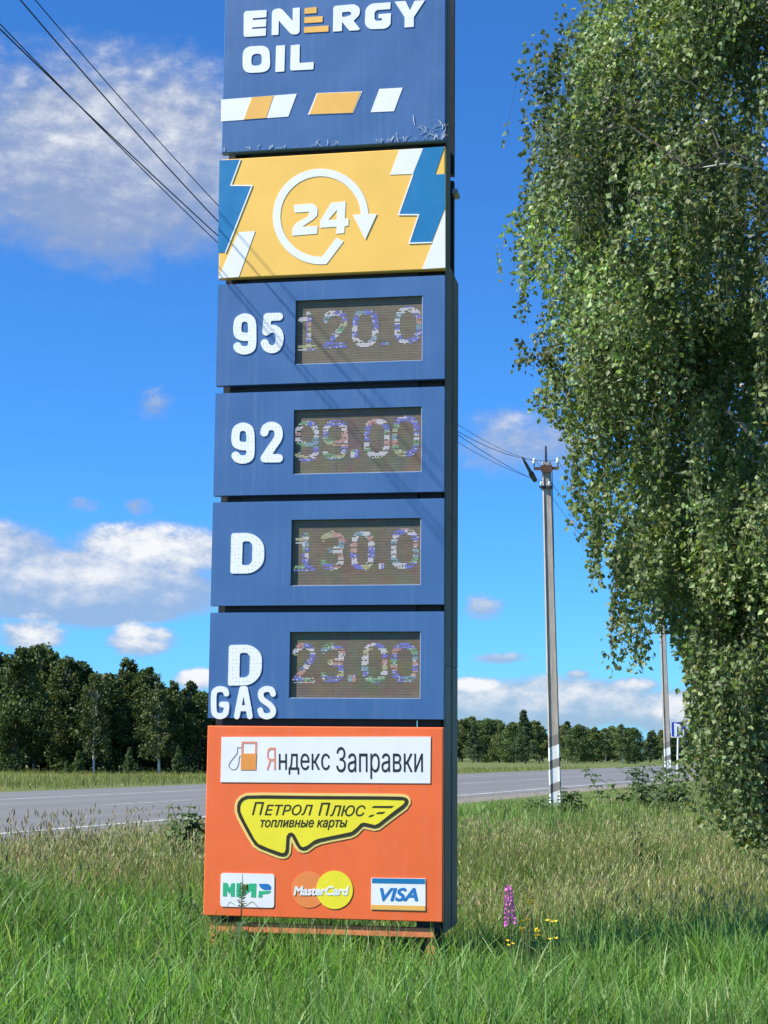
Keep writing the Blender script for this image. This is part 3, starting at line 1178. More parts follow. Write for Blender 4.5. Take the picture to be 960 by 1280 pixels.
bz, bz2 = zoomed(280, 980, 8), zoomed(400, 980, 960 / 130)
B = [bz(*p) for p in [(145, 245), (152, 195), (180, 155), (225, 132), (290, 127)]] + [bz2(*p) for p in [(0, 125), (380, 127), (745, 130)]] + \
    [bz2(*p) for p in curve_pts([(745, 130), (792, 140), (800, 168), (775, 205)], 4)[1:]] + [bz2(*p) for p in [(660, 285), (575, 358)]] + \
    [bz2(*p) for p in curve_pts([(575, 358), (530, 388), (490, 392), (440, 378), (400, 370), (370, 388), (335, 430), (290, 460)], 4)[1:]] + \
    [bz2(0, 515)] + [bz(*p) for p in curve_pts([(960, 566), (905, 580), (845, 628), (795, 648), (750, 625), (712, 545), (690, 508), (665, 500), (640, 530), (636, 600), (632, 668), (610, 703), (570, 706)], 4)[1:]] + \
    [bz(*p) for p in curve_pts([(570, 706), (460, 665), (350, 620), (300, 570), (250, 480), (180, 350), (152, 290), (145, 245)], 4)[1:]]
B = np.array(B)
x0, y0 = B.min(0) - .06
x1, y1 = B.max(0) + .06
bx_, by_ = np.arange(x0, x1, .003), np.arange(y0, y1, .003)
BX, BY = np.meshgrid(bx_, by_)
bd = seg_dist(BX, BY, list(B) + [B[0]])
bi = inside(BX, BY, B)
sd = np.where(bi, -bd, bd)
flat('badge_border', contours(sd - .030, bx_, by_), M['cream'], pay, -0.004, .003)
flat('badge_fill', contours(sd + .002, bx_, by_), M['lemon'], pay, -0.0055, .001)
flat('badge_outline', contours(np.abs(sd) - .0115, bx_, by_), M['ink_brown'], pay, -0.007, .001)
BYL = -0.007
for s_, bx4 in (('П', (315.2, 1002.3, 330.2, 1018.6)), ('ЕТРОЛ', (331, 1005.6, 391.2, 1019)), ('П', (398.0, 1003.2, 413.0, 1019.4)), ('ЛЮС', (412.6, 1006.4, 456.8, 1020.2))):
    lettering('badge_lettering', s_, bx4, M['ink_brown'], pay, BYL, shear=.28, fat=.008)
lettering('badge_lettering', 'топливные карты', (325.8, 1024.6, 434.2, 1037.2), M['ink_brown'], pay, BYL, shear=.28, fat=.014)
for q in ([(476, 218), (498, 202), (684, 202), (655, 221)], [(516, 275), (534, 260), (604, 254), (578, 275)], [(447, 305), (462, 288), (504, 280), (480, 300)]):
    letter(q, bz2, 0, mat='ink_brown', name='badge_dash', y=BYL, th=.001, parent=pay)

zm = zoomed(250, 1080, 8)
letter([(210, 88), (746, 100), (742, 438), (203, 425)], zm, 22, mat='white', name='card_logo_plate', y=-.005, th=.004, parent=pay)
letter([(232, 187), (276, 188), (296, 240), (318, 190), (350, 191), (347, 325), (308, 324), (310, 262), (294, 300), (272, 262), (270, 322), (230, 321)], zm, 3, mat='green_ink', name='card_lettering', y=LY, th=.001, parent=pay)
letter([(368, 190), (410, 191), (408, 270), (500, 193), (566, 194), (560, 332), (512, 331), (514, 262), (424, 328), (364, 326)], zm, 3, mat='green_ink', name='card_lettering', y=LY, th=.001, parent=pay)
letter([(590, 268), (716, 268), (690, 296), (626, 300), (624, 333), (586, 332)], zm, [2, 8, 20, 2, 2, 2], mat='green_ink', name='card_lettering', y=LY, th=.001, parent=pay)
letter([(588, 198), (690, 197), (716, 228), (708, 258), (640, 259), (604, 235)], zm, [3, 26, 14, 8, 20, 14], mat='blue_ink', name='card_lettering', y=LY, th=.001, parent=pay)


def disc(c, r_, name, mat, y, th):
    cc, rr = on_panel(*c), r_ / 161.0
    flat(name, [np.array([cc + rr * np.array([math.cos(a), math.sin(a)]) for a in np.linspace(0, 2 * math.pi, 48, endpoint=False)])], M[mat], pay, y, th)


disc((386.2, 1112), 20.2, 'card_disc', 'apricot', -.003, .002)
disc((418.2, 1112.2), 21.2, 'card_disc', 'lemon', -.0045, .002)
lettering('card_lettering', 'MasterCard', (367.2, 1107.3, 436.5, 1119.3), M['white'], pay, LY, shear=.2, fat=.035, spacing=.96)
zv = zoomed(450, 1080, 960 / 140)
letter([(97, 118), (562, 124), (562, 401), (95, 390)], zv, 0, mat='white', name='card_logo_plate', y=-.005, th=.004, parent=pay)
letter([(104, 121), (556, 127), (556, 170), (104, 162)], zv, 0, mat='teal', name='card_stripe', y=LY, th=.001, parent=pay)
letter([(97, 348), (560, 358), (560, 399), (97, 388)], zv, 0, mat='gold', name='card_stripe', y=LY, th=.001, parent=pay)
lettering('card_lettering', 'VISA', (475, 1109.6, 522.8, 1126.5), M['blue_ink'], pay, LY, shear=.25, fat=.03)

# --- frame behind the panels
DB = 0.79
for u in (-0.745, 0.745):
    MB().box(u - .085, u + .085, 0.102, 0.30, -0.3, 7.6).build('post', M['black_steel'], sign)
MB().box(-0.655, 0.655, PT + .012, 0.10, 0.46, 7.55).build('backing_sheet', M['black_steel'], sign)
for key in VB:
    v0, v1 = VB[key]
    MB().box(-HW + .01, HW - .035, DB - PT, DB, v0, v1).build('rear_panel', M['black_steel'], sign)
mb = MB()
cl_top = on_panel(566, 317)[1]
seams = [0.36, on_panel(562, 830)[1], on_panel(562, 640)[1], on_panel(562, 480)[1], cl_top]
for a, b in zip(seams[:-1], seams[1:]):
    mb.box(0.842, 0.856, 0.115, DB, a + .002, b - .002)
mb.build('side_cladding', M['grey_steel'], sign)
MB().box(0.842, 0.856, 0.13, 0.32, cl_top + .004, 7.6).build('side_strip', M['grey_steel'], sign)
mb = MB()
for k in range(1):
    y_ = 0.46
    mb.box(0.8565, 0.862, y_, y_ + .022, 0.37, cl_top - .01)
mb.build('cladding_rib', M['grey_steel'], sign)
MB().box(0.835, 0.875, DB - PT - .16, DB - PT - .005, on_panel(566, 208)[1], on_panel(566, 203)[1]).build('bracket', M['grey_trim'], sign)
MB().box(-0.82, 0.79, 0.035, 0.099, 0.345, 0.405).build('cross_bar', M['orange_steel'], sign)
for u in (-.80, .77):
    MB().box(u - .028, u + .028, 0.062, 0.099, -0.3, 0.343).build('leg', M['orange_steel'], sign)
MB().tube([(-.79, .07, .35), (-.66, .07, .0)], .018, 6).build('brace', M['orange_steel'], sign)
MB().tube([(.83, .11, .40), (.72, .11, -.05)], .016, 6).build('brace', M['black_steel'], sign)
for v in (2.0, 4.2, 6.4):
    MB().box(-.66, .66, 0.30, DB - PT - .012, v, v + .06).build('cross_tie', M['black_steel'], sign)


# ------------------------------------------------------------------ power line
def pole(x, y, label, h=7.25):
    z = gz(x, y) - .02
    t = thing('power_pole', label, 'power pole', (x, y, z), -math.atan2(9.5, 33) * 0.35, 'concrete power poles along the road')
    mb = MB()
    n = 10
    P, F = [], []
    for i in range(n + 1):
        k = i / n
        w = .125 + (.095 - .125) * k
        d = .125 + (.085 - .125) * k
        lean = -0.085 * k
        b = .025
        for (sx, sy) in ((-1, -1), (1, -1), (1, 1), (-1, 1)):
            for (bx, by) in (((b, 0), (0, b)) if sx * sy > 0 else ((0, b), (b, 0))):
                P.append((sx * (w - bx) + lean, sy * (d - by), -0.4 + (h + .4) * k))
    m8 = 8
    for i in range(n):
        for k in range(m8):
            F.append((i * m8 + k, i * m8 + (k + 1) % m8, (i + 1) * m8 + (k + 1) % m8, (i + 1) * m8 + k))
    F.append(tuple(range(n * m8, n * m8 + 8)))
    mb.add(P, F)
    mb.build('pole_shaft', M['concrete'], t)
    lx = -0.083
    MB().box(lx - .27, lx + .25, -.13, -.085, h - .17, h - .11).box(lx - .12, lx + .12, -.142, -.13, h - .22, h - .07).build('crossarm', M['rust'], t)
    MB().tube([(lx - .01, 0, h - .02), (lx - .01, 0, h + .36)], [.028, .02], 6).build('top_pin', M['dark_metal'], t)
    for s in (-.26, .235):
        MB().tube([(lx + s, -.108, h - .112), (lx + s, -.108, h - .03)], .012, 6).build('insulator_pin', M['dark_metal'], t)
        MB().tube([(lx + s, -.108, h - .03), (lx + s, -.108, h + .0), (lx + s, -.108, h + .03), (lx + s, -.108, h + .07), (lx + s, -.108, h + .085)], [.03, .042, .034, .03, .012], 10).build('insulator', M['porcelain'], t)
    MB().box(lx - .125, lx + .125, -.118, .118, h - .56, h - .51).box(lx - .16, lx - .125, -.06, -.03, h - .55, h - .50).build('clamp_band', M['dark_metal'], t)
    for s in (-.12, .05):
        MB().tube([(lx + s, -.14, h - .50), (lx + s, -.14, h - .47), (lx + s, -.14, h - .42)], [.02, .03, .018], 8).build('insulator', M['porcelain'], t)
    MB().tube([(lx + .115, .0, h - .1), (lx + .125, 0, h - 2.2), (lx + .13, 0, h - 2.25)], .008, 5).build('earth_wire', M['dark_metal'], t)
    return t


PX1, PY1 = 3.52, 33.3
PX2, PY2 = 10.35, 59.0
pole(PX1, PY1, 'nearer grey concrete power pole with three white bands at its foot')
pole(PX2, PY2, 'farther concrete power pole half hidden by the birch leaves', 7.25)


def at_depth(px, py, y):
    d = ray(px, py)
    return np.array([0, 0, EYE]) + d * y


ldir = np.array([PX2 - PX1, PY2 - PY1])
ldir = ldir / np.linalg.norm(ldir)
lnor = np.array([ldir[1], -ldir[0]])
slope = ldir[0] / ldir[1]


def line_point(px, py, off):
    """where a sight line meets the vertical plane of a wire running beside the pole line"""
    ox, oy = PX1 + lnor[0] * off, PY1 + lnor[1] * off
    d = ray(px, py)
    y = (ox - slope * oy) / (d[0] - slope * d[1])
    return at_depth(px, py, y)


def wire(pts, rad, label, off):
    """sagging span through measured points, carried on to the pole behind the photographer and to the far pole"""
    ys_ = np.array([p[1] for p in pts])
    zs_ = np.array([p[2] for p in pts])
    co = np.polyfit(ys_, zs_, 2)
    P = []
    for y in np.linspace(-9, PY1 + lnor[1] * off, 46):
        x = PX1 + lnor[0] * off + slope * (y - PY1 - lnor[1] * off)
        z = np.polyval(co, y)
        if y < 7:
            k = np.polyval(co, 7)
            z = k + (7 - y) * (7 - y) * 0.006 + (7 - y) * 0.02
        P.append((x, y, z))
    z1 = P[-1][2]
    for t in np.linspace(0.05, 1, 20):
        x = PX1 + lnor[0] * off + (PX2 - PX1) * t
        y = PY1 + lnor[1] * off + (PY2 - PY1) * t
        P.append((x, y, z1 + (-.15) * t - 1.7 * t * (1 - t)))
    o = MB().tube(P, rad, 6).build('overhead_wire', M['wire'], None, smooth=True)
    return tag(o, label, 'wire', 'overhead wires')


WTOP = gz(PX1, PY1) + 7.25
for (e, s, m_, off, zt, rad, lab) in (
        ((45, 0), (272, 258), (577, 533), -.30, WTOP + .02, .0042, 'thin overhead wire entering the photo highest, rightmost of the four beside the sign'),
        ((30, 0), (272, 283), (577, 540), .15, WTOP + .02, .0052, 'thick overhead cable, second from the right above the left cloud'),
        ((0, 35), (272, 296), (577, 546), -.20, WTOP - .45, .0054, 'thick overhead cable that starts lowest at the left edge of the photo'),
        ((0, 20), (272, 316), (577, 551), .02, WTOP - .47, .0042, 'thin overhead wire that crosses the lower thick cable left of the sign')):
    end = np.array([0, PY1 + lnor[1] * off, zt])
    pts = [line_point(*e, off), line_point(*s, off), line_point(*m_, off), end]
    wire(pts, rad, lab, off)
# the dead end clamp that hangs on the cable in front of the pole
a = line_point(657, 579, .02)
b = line_point(668.5, 600, .02)
o = MB().tube([a + (a - b) * .35, a, a + (b - a) * .55, a + (b - a) * .6, b], [.012, .028, .035, .055, .05], 8).build('cable_clamp', M['wire'], None)
tag(o, 'black wedge shaped cable clamp hanging beside the nearer power pole top', 'clamp')

# ------------------------------------------------------------------ blue road sign under the birch
SD = 74.0
pb = at_depth(846, 963, SD)
pt_ = at_depth(849.5, 902, SD)
rs = thing('road_sign', 'small blue and white road sign on a thin post, half hidden by birch leaves', 'road sign', (pb[0], pb[1], gz(pb[0], pb[1])))
z0 = rs.location.z
hz = pt_[2] - z0
MB().tube([(0, 0.03, -.3), (.13, .03, hz)], .042, 8).build('sign_post', M['white_paint'], rs)
k = SD / FPX
W_, H_ = 19 * k, 19.5 * k
cxs = 849.5 - 846
ox = cxs * k


def rs_flat(name, poly, mat, y, r_=0.0):
    flat(name, [rounded([(ox + (p[0] - .5) * W_, hz - H_ + p[1] * H_) for p in poly], r_)], mat, rs, y, .004)


MB().box(ox - W_ / 2, ox + W_ / 2, -.012, .01, hz - H_, hz).build('sign_plate', M['white_paint'], rs)
rs_flat('sign_field', [(.05, .06), (.95, .06), (.95, .97), (.05, .97)], M['road_sign_blue'], -.016, .04)
rs_flat('sign_symbol', [(.22, .06), (.22, .90), (.36, .90), (.40, .86), (.56, .84), (.66, .74), (.68, .06), (.54, .06), (.53, .62), (.48, .68), (.40, .66), (.38, .06)], M['white_paint'], -.021)
rs_flat('sign_symbol', [(.76, .06), (.86, .06), (.84, .5), (.74, .5)], M['white_paint'], -.021)
rs.rotation_euler = (0, 0, -.1)


# ------------------------------------------------------------------ far trees
def leaf_quads(P, size, rs_, flat_up=0.3, aspect=.8):
    """random leaf shaped quads at points P; returns V, F4"""
    n = len(P)
    d = rs_.normal(size=(n, 3))
    d /= np.linalg.norm(d, axis=1, keepdims=True)
    up = rs_.normal(size=(n, 3)) + np.array([0, 0, flat_up])
    a = np.cross(d, up)
    a /= np.linalg.norm(a, axis=1, keepdims=True) + 1e-9
    s = (size * rs_.uniform(.6, 1.3, n))[:, None]
    b = a * aspect
    V = np.stack([P - d * s * .5, P + b * s * .5, P + d * s * .5, P - b * s * .5], 1)
    F = np.arange(n * 4).reshape(n, 4)
    return V.reshape(-1, 3), F


M['far_leaf'] = leaf_mat('woodland_leaf', rough=.6, trans=.22, spec=.25)
M['far_leaf_haze'] = leaf_mat('hazed_woodland_leaf', mul=(1.55, 1.5, 1.55), rough=.6, trans=.2, spec=.2)  # woodland leaf lightened all over, distance haze painted into its colour


def far_tree(name, kind, seed, H, Wd, nclump, nleaf, lsize, base, low=0.22, dark=1.0):
    """one prototype tree about H metres tall: trunk with limbs, and a crown of leaf clumps"""
    r = np.random.default_rng(seed)
    root = bpy.data.objects.new(name, None)
    C.objects.link(root)
    root.empty_display_size = .3
    mb = MB()
    lean = r.normal(0, .025, 2)
    tp = [(lean[0] * z + .1 * math.sin(z * .7 + seed), lean[1] * z, z) for z in np.linspace(-.3, H * .93, 9)]
    mb.tube(tp, list(np.linspace(.14, .02, 9)), 6)
    cl = []
    for i in range(nclump):
        t = r.uniform(low, 1.0) ** .9
        z = H * t
        prof = math.sin(min(1, (1 - t) / (1 - low) * 1.25) * math.pi / 2) ** .5 * (0.55 + .45 * min(1, (t - low) / .15 + .2))
        if kind == 'pine':
            prof = (1 - t) / (1 - low) * .95 + .04
        a = r.uniform(0, 2 * math.pi)
        rad = Wd * .5 * prof * r.uniform(.3, 1.12)
        p = np.array([math.cos(a) * rad + lean[0] * z, math.sin(a) * rad + lean[1] * z, z])
        sz = Wd * r.uniform(.08, .19) * (0.6 + .5 * prof)
        cl.append((p, sz))
        if i % 3 == 0:
            k = max(.12, t - r.uniform(.06, .2))
            q = (lean[0] * H * k, lean[1] * H * k, H * k)
            mb.tube([q, tuple((np.array(q) + p) / 2 + np.array([0, 0, .1])), tuple(p)], [.04, .025, .01], 4)
    bark = M['bark_white'] if kind == 'birch' else M['bark_dark']
    tr = mb.build('trunk', bark, root, smooth=True)
    PP, TT = [], []
    for p, sz in cl:
        n = int(nleaf * r.uniform(.6, 1.4))
        q = r.normal(size=(n, 3))
        q /= np.linalg.norm(q, axis=1, keepdims=True)
        q *= (r.uniform(.25, 1.0, n) ** .6)[:, None] * sz * np.array([1, 1, .85])
        if kind == 'birch':
            q[:, 2] -= np.abs(r.normal(0, sz * .7, n))
        PP.append(p + q)
        tone = r.uniform(.65, 1.4)
        TT.append(np.tile(np.array(base) * tone, (n, 1)) * r.uniform(.75, 1.3, (n, 1)))
    P = np.concatenate(PP)
    T = np.concatenate(TT) * dark
    V, F = leaf_quads(P, np.full(len(P), lsize), r)
    link('crown', fast_mesh('crown', V, F, tint=np.repeat(T, 4, 0)), M['far_leaf'], root)
    return root


PROT = {
    'broad': [far_tree('broadleaf_tree', 'broad', 11, 9.0, 4.8, 125, 80, .25, (.066, .096, .028), low=.07),
              far_tree('broadleaf_tree', 'broad', 12, 8.2, 5.2, 125, 80, .25, (.056, .088, .028), low=.05),
              far_tree('broadleaf_tree', 'broad', 13, 9.6, 4.0, 125, 80, .25, (.074, .100, .030), low=.1)],
    'birch': [far_tree('wild_birch_tree', 'birch', 21, 9.4, 3.8, 110, 70, .22, (.084, .110, .036), low=.17),
              far_tree('wild_birch_tree', 'birch', 22, 8.8, 3.4, 100, 70, .22, (.080, .106, .036), low=.2)],
    'pine': [far_tree('young_pine_tree', 'pine', 31, 2.6, 1.7, 80, 70, .12, (.075, .115, .040), low=.06),
             far_tree('young_pine_tree', 'pine', 32, 2.2, 1.7, 80, 70, .12, (.09, .13, .040), low=.05)],
    'spruce': [far_tree('spruce_tree', 'pine', 41, 9.5, 4.0, 150, 70, .22, (.045, .070, .030), low=.1)],
}
used = set()


def plant_tree(kind, i, x, y, s, label, group, sx=None):
    p = PROT[kind][i % len(PROT[kind])]
    if p.name not in used:
        used.add(p.name)
        o = p
    else:
        o = copy_tree(p)
    o.location = (x, y, gz(x, y) - .05)
    o.rotation_euler = (0, 0, random.uniform(0, 6.28))
    o.scale = ((sx or s), (sx or s), s)
    return tag(o, label, 'tree', group)


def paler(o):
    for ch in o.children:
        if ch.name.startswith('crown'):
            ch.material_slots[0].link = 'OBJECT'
            ch.material_slots[0].material = M['far_leaf_haze']
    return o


def top_scale(kind, i, x, y, py):
    """size of a tree at (x, y) whose top stands at picture height py"""
    H = {'broad': (9.0, 8.2, 9.6), 'birch': (9.4, 8.8), 'pine': (2.6, 2.2), 'spruce': (9.5,)}[kind]
    z = EYE + ray(480, py)[2] * y
    return max(.2, (z - gz(x, y)) / H[i % len(H)])


# the dark wood on the left, front row measured against the photograph's tree tops
r2_ = random.Random(5)
LW = 'dark leafy trees of the roadside wood on the left'
row = [(-52, 818, 'broad'), (-26, 812, 'birch'), (4, 815, 'broad'), (24, 812, 'broad'), (48, 802, 'birch'), (70, 815, 'broad'), (88, 818, 'birch'), (104, 832, 'broad'),
       (121, 838, 'birch'), (140, 843, 'broad'), (156, 836, 'birch'), (170, 824, 'broad'), (186, 836, 'broad'), (203, 852, 'birch'), (220, 853, 'broad'), (238, 851, 'birch'),
       (252, 868, 'broad'), (272, 872, 'broad'), (296, 880, 'birch'), (326, 886, 'broad'), (356, 890, 'broad')]
for i, (px, py, kd) in enumerate(row):
    y = 104 + r2_.uniform(-4, 5)
    x = (px - 480) / FPX * y
    s = top_scale(kd, i, x, y, py)
    lab = {'broad': 'dark green broadleaf tree in the front row of the wood across the road', 'birch': 'slim white stemmed tree in the front row of the wood across the road'}[kd]
    plant_tree(kd, i, x, y, s, lab, LW, sx=s * r2_.uniform(.85, 1.1))
for row_y in (111, 118):
    for k in range(17):
        px = -70 + k * 27 + r2_.uniform(-8, 8)
        y = row_y + r2_.uniform(-3, 3)
        x = (px - 480) / FPX * y
        py = np.interp(px, [p[0] for p in row], [p[1] for p in row]) + r2_.uniform(4, 22)
        kd = 'broad' if k % 3 else 'birch'
        s = top_scale(kd, k, x, y, py)
        plant_tree(kd, k, x, y, s, 'tree deeper in the dark wood across the road, seen behind the front row', LW, sx=s * 1.1)
for (px, py, lab) in ((103, 938, 'small bright green pine at the foot of the left wood, leftmost of the saplings'), (165, 934, 'pointed young pine at the foot of the left wood, middle of the saplings'),
                      (226, 932, 'bushy young pine at the foot of the left wood, nearest to the sign'), (88, 950, 'lowest scrubby sapling at the edge of the left wood')):
    y = 97
    x = (px - 480) / FPX * y
    kd = 'pine'
    i = 0 if px in (165, 226) else 1
    plant_tree(kd, i, x, y, top_scale(kd, i, x, y, py), lab, 'young pines at the edge of the left wood')

# the far wood on the right
RW = 'trees of the distant wood on the right'
near_right = [(590, 903, 'spruce', 235), (606, 900, 'broad', 240), (622, 905, 'broad', 238), (655, 888, 'spruce', 200), (640, 906, 'broad', 225), (672, 901, 'broad', 230),
              (706, 905, 'birch', 215), (720, 907, 'broad', 212), (738, 909, 'broad', 222), (775, 905, 'birch', 196), (790, 911, 'broad', 199), (808, 915, 'spruce', 230)]
LR = {655: 'tallest pointed spruce standing in front of the distant wood, left of the nearer pole', 775: 'lone leafy tree at the field edge between the two poles'}
for i, (px, py, kd, y) in enumerate(near_right):
    x = (px - 480) / FPX * y
    s = top_scale(kd, i, x, y, py)
    tr_ = plant_tree(kd, i, x, y, s, LR.get(px, {'broad': 'round leafy tree along the front of the distant wood right of the sign', 'birch': 'slim leafy tree along the front of the distant wood right of the sign',
                                           'spruce': 'dark conifer along the front of the distant wood right of the sign'}[kd]), RW, sx=s * 1.25)
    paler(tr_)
for row_y in (262, 285):
    for k in range(24):
        px = 540 + k * 19 + r2_.uniform(-6, 6)
        y = row_y + r2_.uniform(-8, 8)
        x = (px - 480) / FPX * y
        py = np.interp(px, [560, 600, 640, 700, 740, 800, 850, 960], [900, 897, 902, 904, 908, 910, 912, 910]) + r2_.uniform(-3, 6)
        kd = ('broad', 'spruce', 'broad', 'birch')[k % 4]
        s = top_scale(kd, k, x, y, py)
        tr_ = plant_tree(kd, k, x, y, s, 'tree in the deep rows of the distant wood on the right', RW, sx=s * 1.5)
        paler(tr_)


# ------------------------------------------------------------------ the weeping birch
def birch():
    r = np.random.default_rng(99)
    BX0, BY0 = 5.1, 17.6
    bz0 = gz(BX0, BY0)
    root = thing('weeping_birch', 'big weeping birch with long leafy strands hanging down along the right edge', 'tree', (BX0, BY0, bz0))
    zt = [0.5, 1.0, 1.6, 2.3, 2.5, 2.9, 3.3, 3.8, 4.2, 4.75, 5.0, 5.35, 5.6, 5.85, 6.05, 6.2, 6.6, 6.8, 7.3, 7.9, 8.3, 8.7, 9.3, 9.7, 11, 12.5, 13.8, 14.6]
    rt = [1.15, 1.38, 1.60, 1.58, 1.66, 1.85, 2.10, 2.50, 2.72, 2.76, 2.86, 2.98, 3.20, 3.62, 3.74, 3.36, 3.36, 3.75, 3.95, 3.92, 3.90, 3.48, 3.66, 3.5, 2.9, 2.0, 1.1, .3]

    def env(z):
        return np.interp(z, zt, rt)

    def lumpy(a, z):
        return 1 - .20 * max(0.0, math.sin(a * 9 + 2.1 * z) * math.sin(z * 3.1 + a * 4 + .8)) - .08 * math.sin(z * 7 + a * 13) ** 2
    # trunk
    tz = np.linspace(-.3, 14.2, 16)
    tp = np.stack([.12 * np.sin(tz * .4), .10 * np.cos(tz * .33), tz], 1)
    MB().tube([tuple(p) for p in tp], list(np.interp(tz, [-.3, .3, 8, 14.2], [.25, .19, .11, .02])), 12).build('trunk', M['bark_white'], root, smooth=True)
    # limbs
    limbs = []
    for i in range(34):
        a = 2.39996 * i + .5
        if i % 2 == 0:
            a = math.pi + r.uniform(-1.25, 1.05)       # fuller on the open, lit side
        z0 = np.interp(i, [0, 33], [1.9, 12.0])
        z1 = min(13.6, z0 + r.uniform(.9, 2.2))
        rad = env(z1) * r.uniform(.5, .78)
        P = []
        for t in np.linspace(0, 1, 9):
            rr = rad * t
            zz = z0 + (z1 - z0) * math.sin(t * math.pi * .62) / math.sin(math.pi * .5) + r.normal(0, .03)
            aa = a + .25 * math.sin(t * 3 + i)
            P.append(np.array([math.cos(aa) * rr, math.sin(aa) * rr, zz]) + np.array([np.interp(z0, tz, tp[:, 0]), np.interp(z0, tz, tp[:, 1]), 0]) * (1 - t))
        limbs.append(P)
        MB().tube([tuple(p) for p in P], list(np.linspace(.055, .007, 9) * np.interp(z0, [2, 12], [1.1, .6])), 7).build('limb', M['bark_white'], root, smooth=True)
    LP = np.array([p for P in limbs for p in P[2:]])
    # sprays of hanging twigs
    starts = []
    tw = MB()
    nsp = 560
    for i in range(nsp):
        if r.random() < .74:
            a = math.pi + r.uniform(-1.55, 1.15)
        else:
            a = r.uniform(0, 2 * math.pi)
        z = r.uniform(1.5, 14.2) if r.random() < .85 else r.uniform(1.2, 4.5)
        rad = env(z) * math.sqrt(r.uniform(.12, 1.0)) * lumpy(a, z)
        c = np.array([math.cos(a) * rad, math.sin(a) * rad, z])
        dd = np.linalg.norm((LP - c) * np.array([1, 1, 1.6]) + np.array([0, 0, .3]), axis=1)
        q = LP[dd.argmin()]
        if dd.min() > .25:
            mid = (q + c) / 2 + np.array([0, 0, .12 + .1 * dd.min()])
            tw.tube([tuple(q), tuple(mid), tuple(c)], [.012, .009, .005], 4, cap=False)
        tone = r.uniform(.6, 1.55) * (1 + .25 * math.sin(z * 2.3 + a * 3))
        ns = r.integers(12, 22)
        for k in range(ns):
            o = c + np.array([r.normal(0, .17), r.normal(0, .17), r.normal(0, .14)])
            starts.append((o, tone * r.uniform(.85, 1.15), a))
    # measured hanging ends low on the left and the open spray beside the far pole
    for (px, p0, p1, dep) in ((772, 700, 838, 16.6), (787, 690, 830, 16.9), (799, 690, 842, 16.4), (808, 680, 835, 16.8), (822, 690, 800, 16.5), (838, 690, 812, 17.1), (780, 690, 800, 17.2),
                              (745, 650, 735, 16.7), (752, 640, 742, 17.0), (730, 600, 690, 16.6), (716, 560, 640, 16.8), (724, 590, 665, 17.0),
                              (865, 800, 1010, 15.9), (880, 800, 1000, 16.1), (900, 820, 1042, 15.7), (915, 820, 1025, 15.9), (928, 820, 1046, 15.6), (942, 820, 1035, 15.8), (890, 820, 1030, 16.0), (870, 820, 985, 16.3), (955, 830, 1030, 15.9), (935, 840, 1020, 16.2), (908, 830, 1000, 16.1)):
        for j in range(6):
            w = at_depth(px + r.uniform(-7, 7), p0 + r.uniform(-20, 20), dep + r.uniform(-.15, .15)) - np.array([BX0, BY0, bz0])
            e = at_depth(px, p1 + r.uniform(-30, 4), dep)[2] - bz0
            starts.append((w, r.uniform(.8, 1.2), ('end', e)))
    LPos, LDir, LT = [], [], []
    for o, tone, a in starts:
        if isinstance(a, tuple):
            L = o[2] - a[1]
            a = math.pi
            forced = True
        else:
            L = r.uniform(.35, 1.35) * np.interp(o[2], [2, 6, 12], [1.25, 1.15, .75])
            forced = False
        rr = math.hypot(o[0], o[1])
        if not forced and rr > env(o[2]) * 1.02:
            continue
        n = int(L / .03)
        t = np.linspace(0, 1, max(n, 4))
        sw = r.normal(0, .09, 2) * L
        bow = min(.35, .18 * L) if not forced else .04
        X = o[0] + math.cos(a) * bow * np.sin(t * 1.6) + sw[0] * t * t
        Yv = o[1] + math.sin(a) * bow * np.sin(t * 1.6) + sw[1] * t * t
        Z = o[2] + .10 * np.sin(t * 2.2) * (1 - t) - L * t ** 1.15
        keep = (Z > .62) & ((np.hypot(X, Yv) < env(Z) * 1.05) | forced)
        if keep.sum() < 4:
            continue
        P = np.stack([X, Yv, Z], 1)[keep]
        m_ = max(2, len(P) // 8)
        tw.tube([tuple(p) for p in P[::m_]], .0018, 3, cap=False)
        LPos.append(P + r.normal(0, .028, P.shape))
        LT.append(np.full(len(P), tone))
    tw.build('twigs', M['bark_dark'], root)['kind'] = 'stuff'
    P = np.concatenate(LPos)
    T = np.concatenate(LT)
    n = len(P)
    # leaves: rhombic, hanging tip down from a short stalk, folded a little along the midrib
    d = r.normal(size=(n, 3)) * np.array([.75, .75, .5]) + np.array([0, 0, -.75])
    d /= np.linalg.norm(d, axis=1, keepdims=True)
    q = r.normal(size=(n, 3))
    s = np.cross(d, q)
    s /= np.linalg.norm(s, axis=1, keepdims=True)
    nn = np.cross(d, s)
    L = r.uniform(.052, .082, n)[:, None]
    W2 = L * r.uniform(.36, .46, n)[:, None]
    fold = L * .10
    V = np.stack([P, P + d * L * .42 + s * W2 + nn * fold, P + d * L, P + d * L * .42 - s * W2 + nn * fold], 1)
    i0 = np.arange(n)[:, None] * 4
    F3 = np.concatenate([i0 + np.array([[0, 1, 2]]), i0 + np.array([[0, 2, 3]])])
    base = np.array([.158, .214, .085])
    col = base * (T * r.uniform(.6, 1.5, n))[:, None]
    yel = r.random(n) < .025
    col[yel] = np.array([.16, .15, .03])
    col[:, 0] *= r.uniform(.85, 1.2, n)
    print('birch leaves', n)
    fo = link('foliage', fast_mesh('foliage', V.reshape(-1, 3), None, F3, tint=np.repeat(col, 4, 0)), leaf_mat('birch_leaf', rough=.5, trans=.36, tcol=(1.15, 1.25, .5), spec=.4), root)


birch()


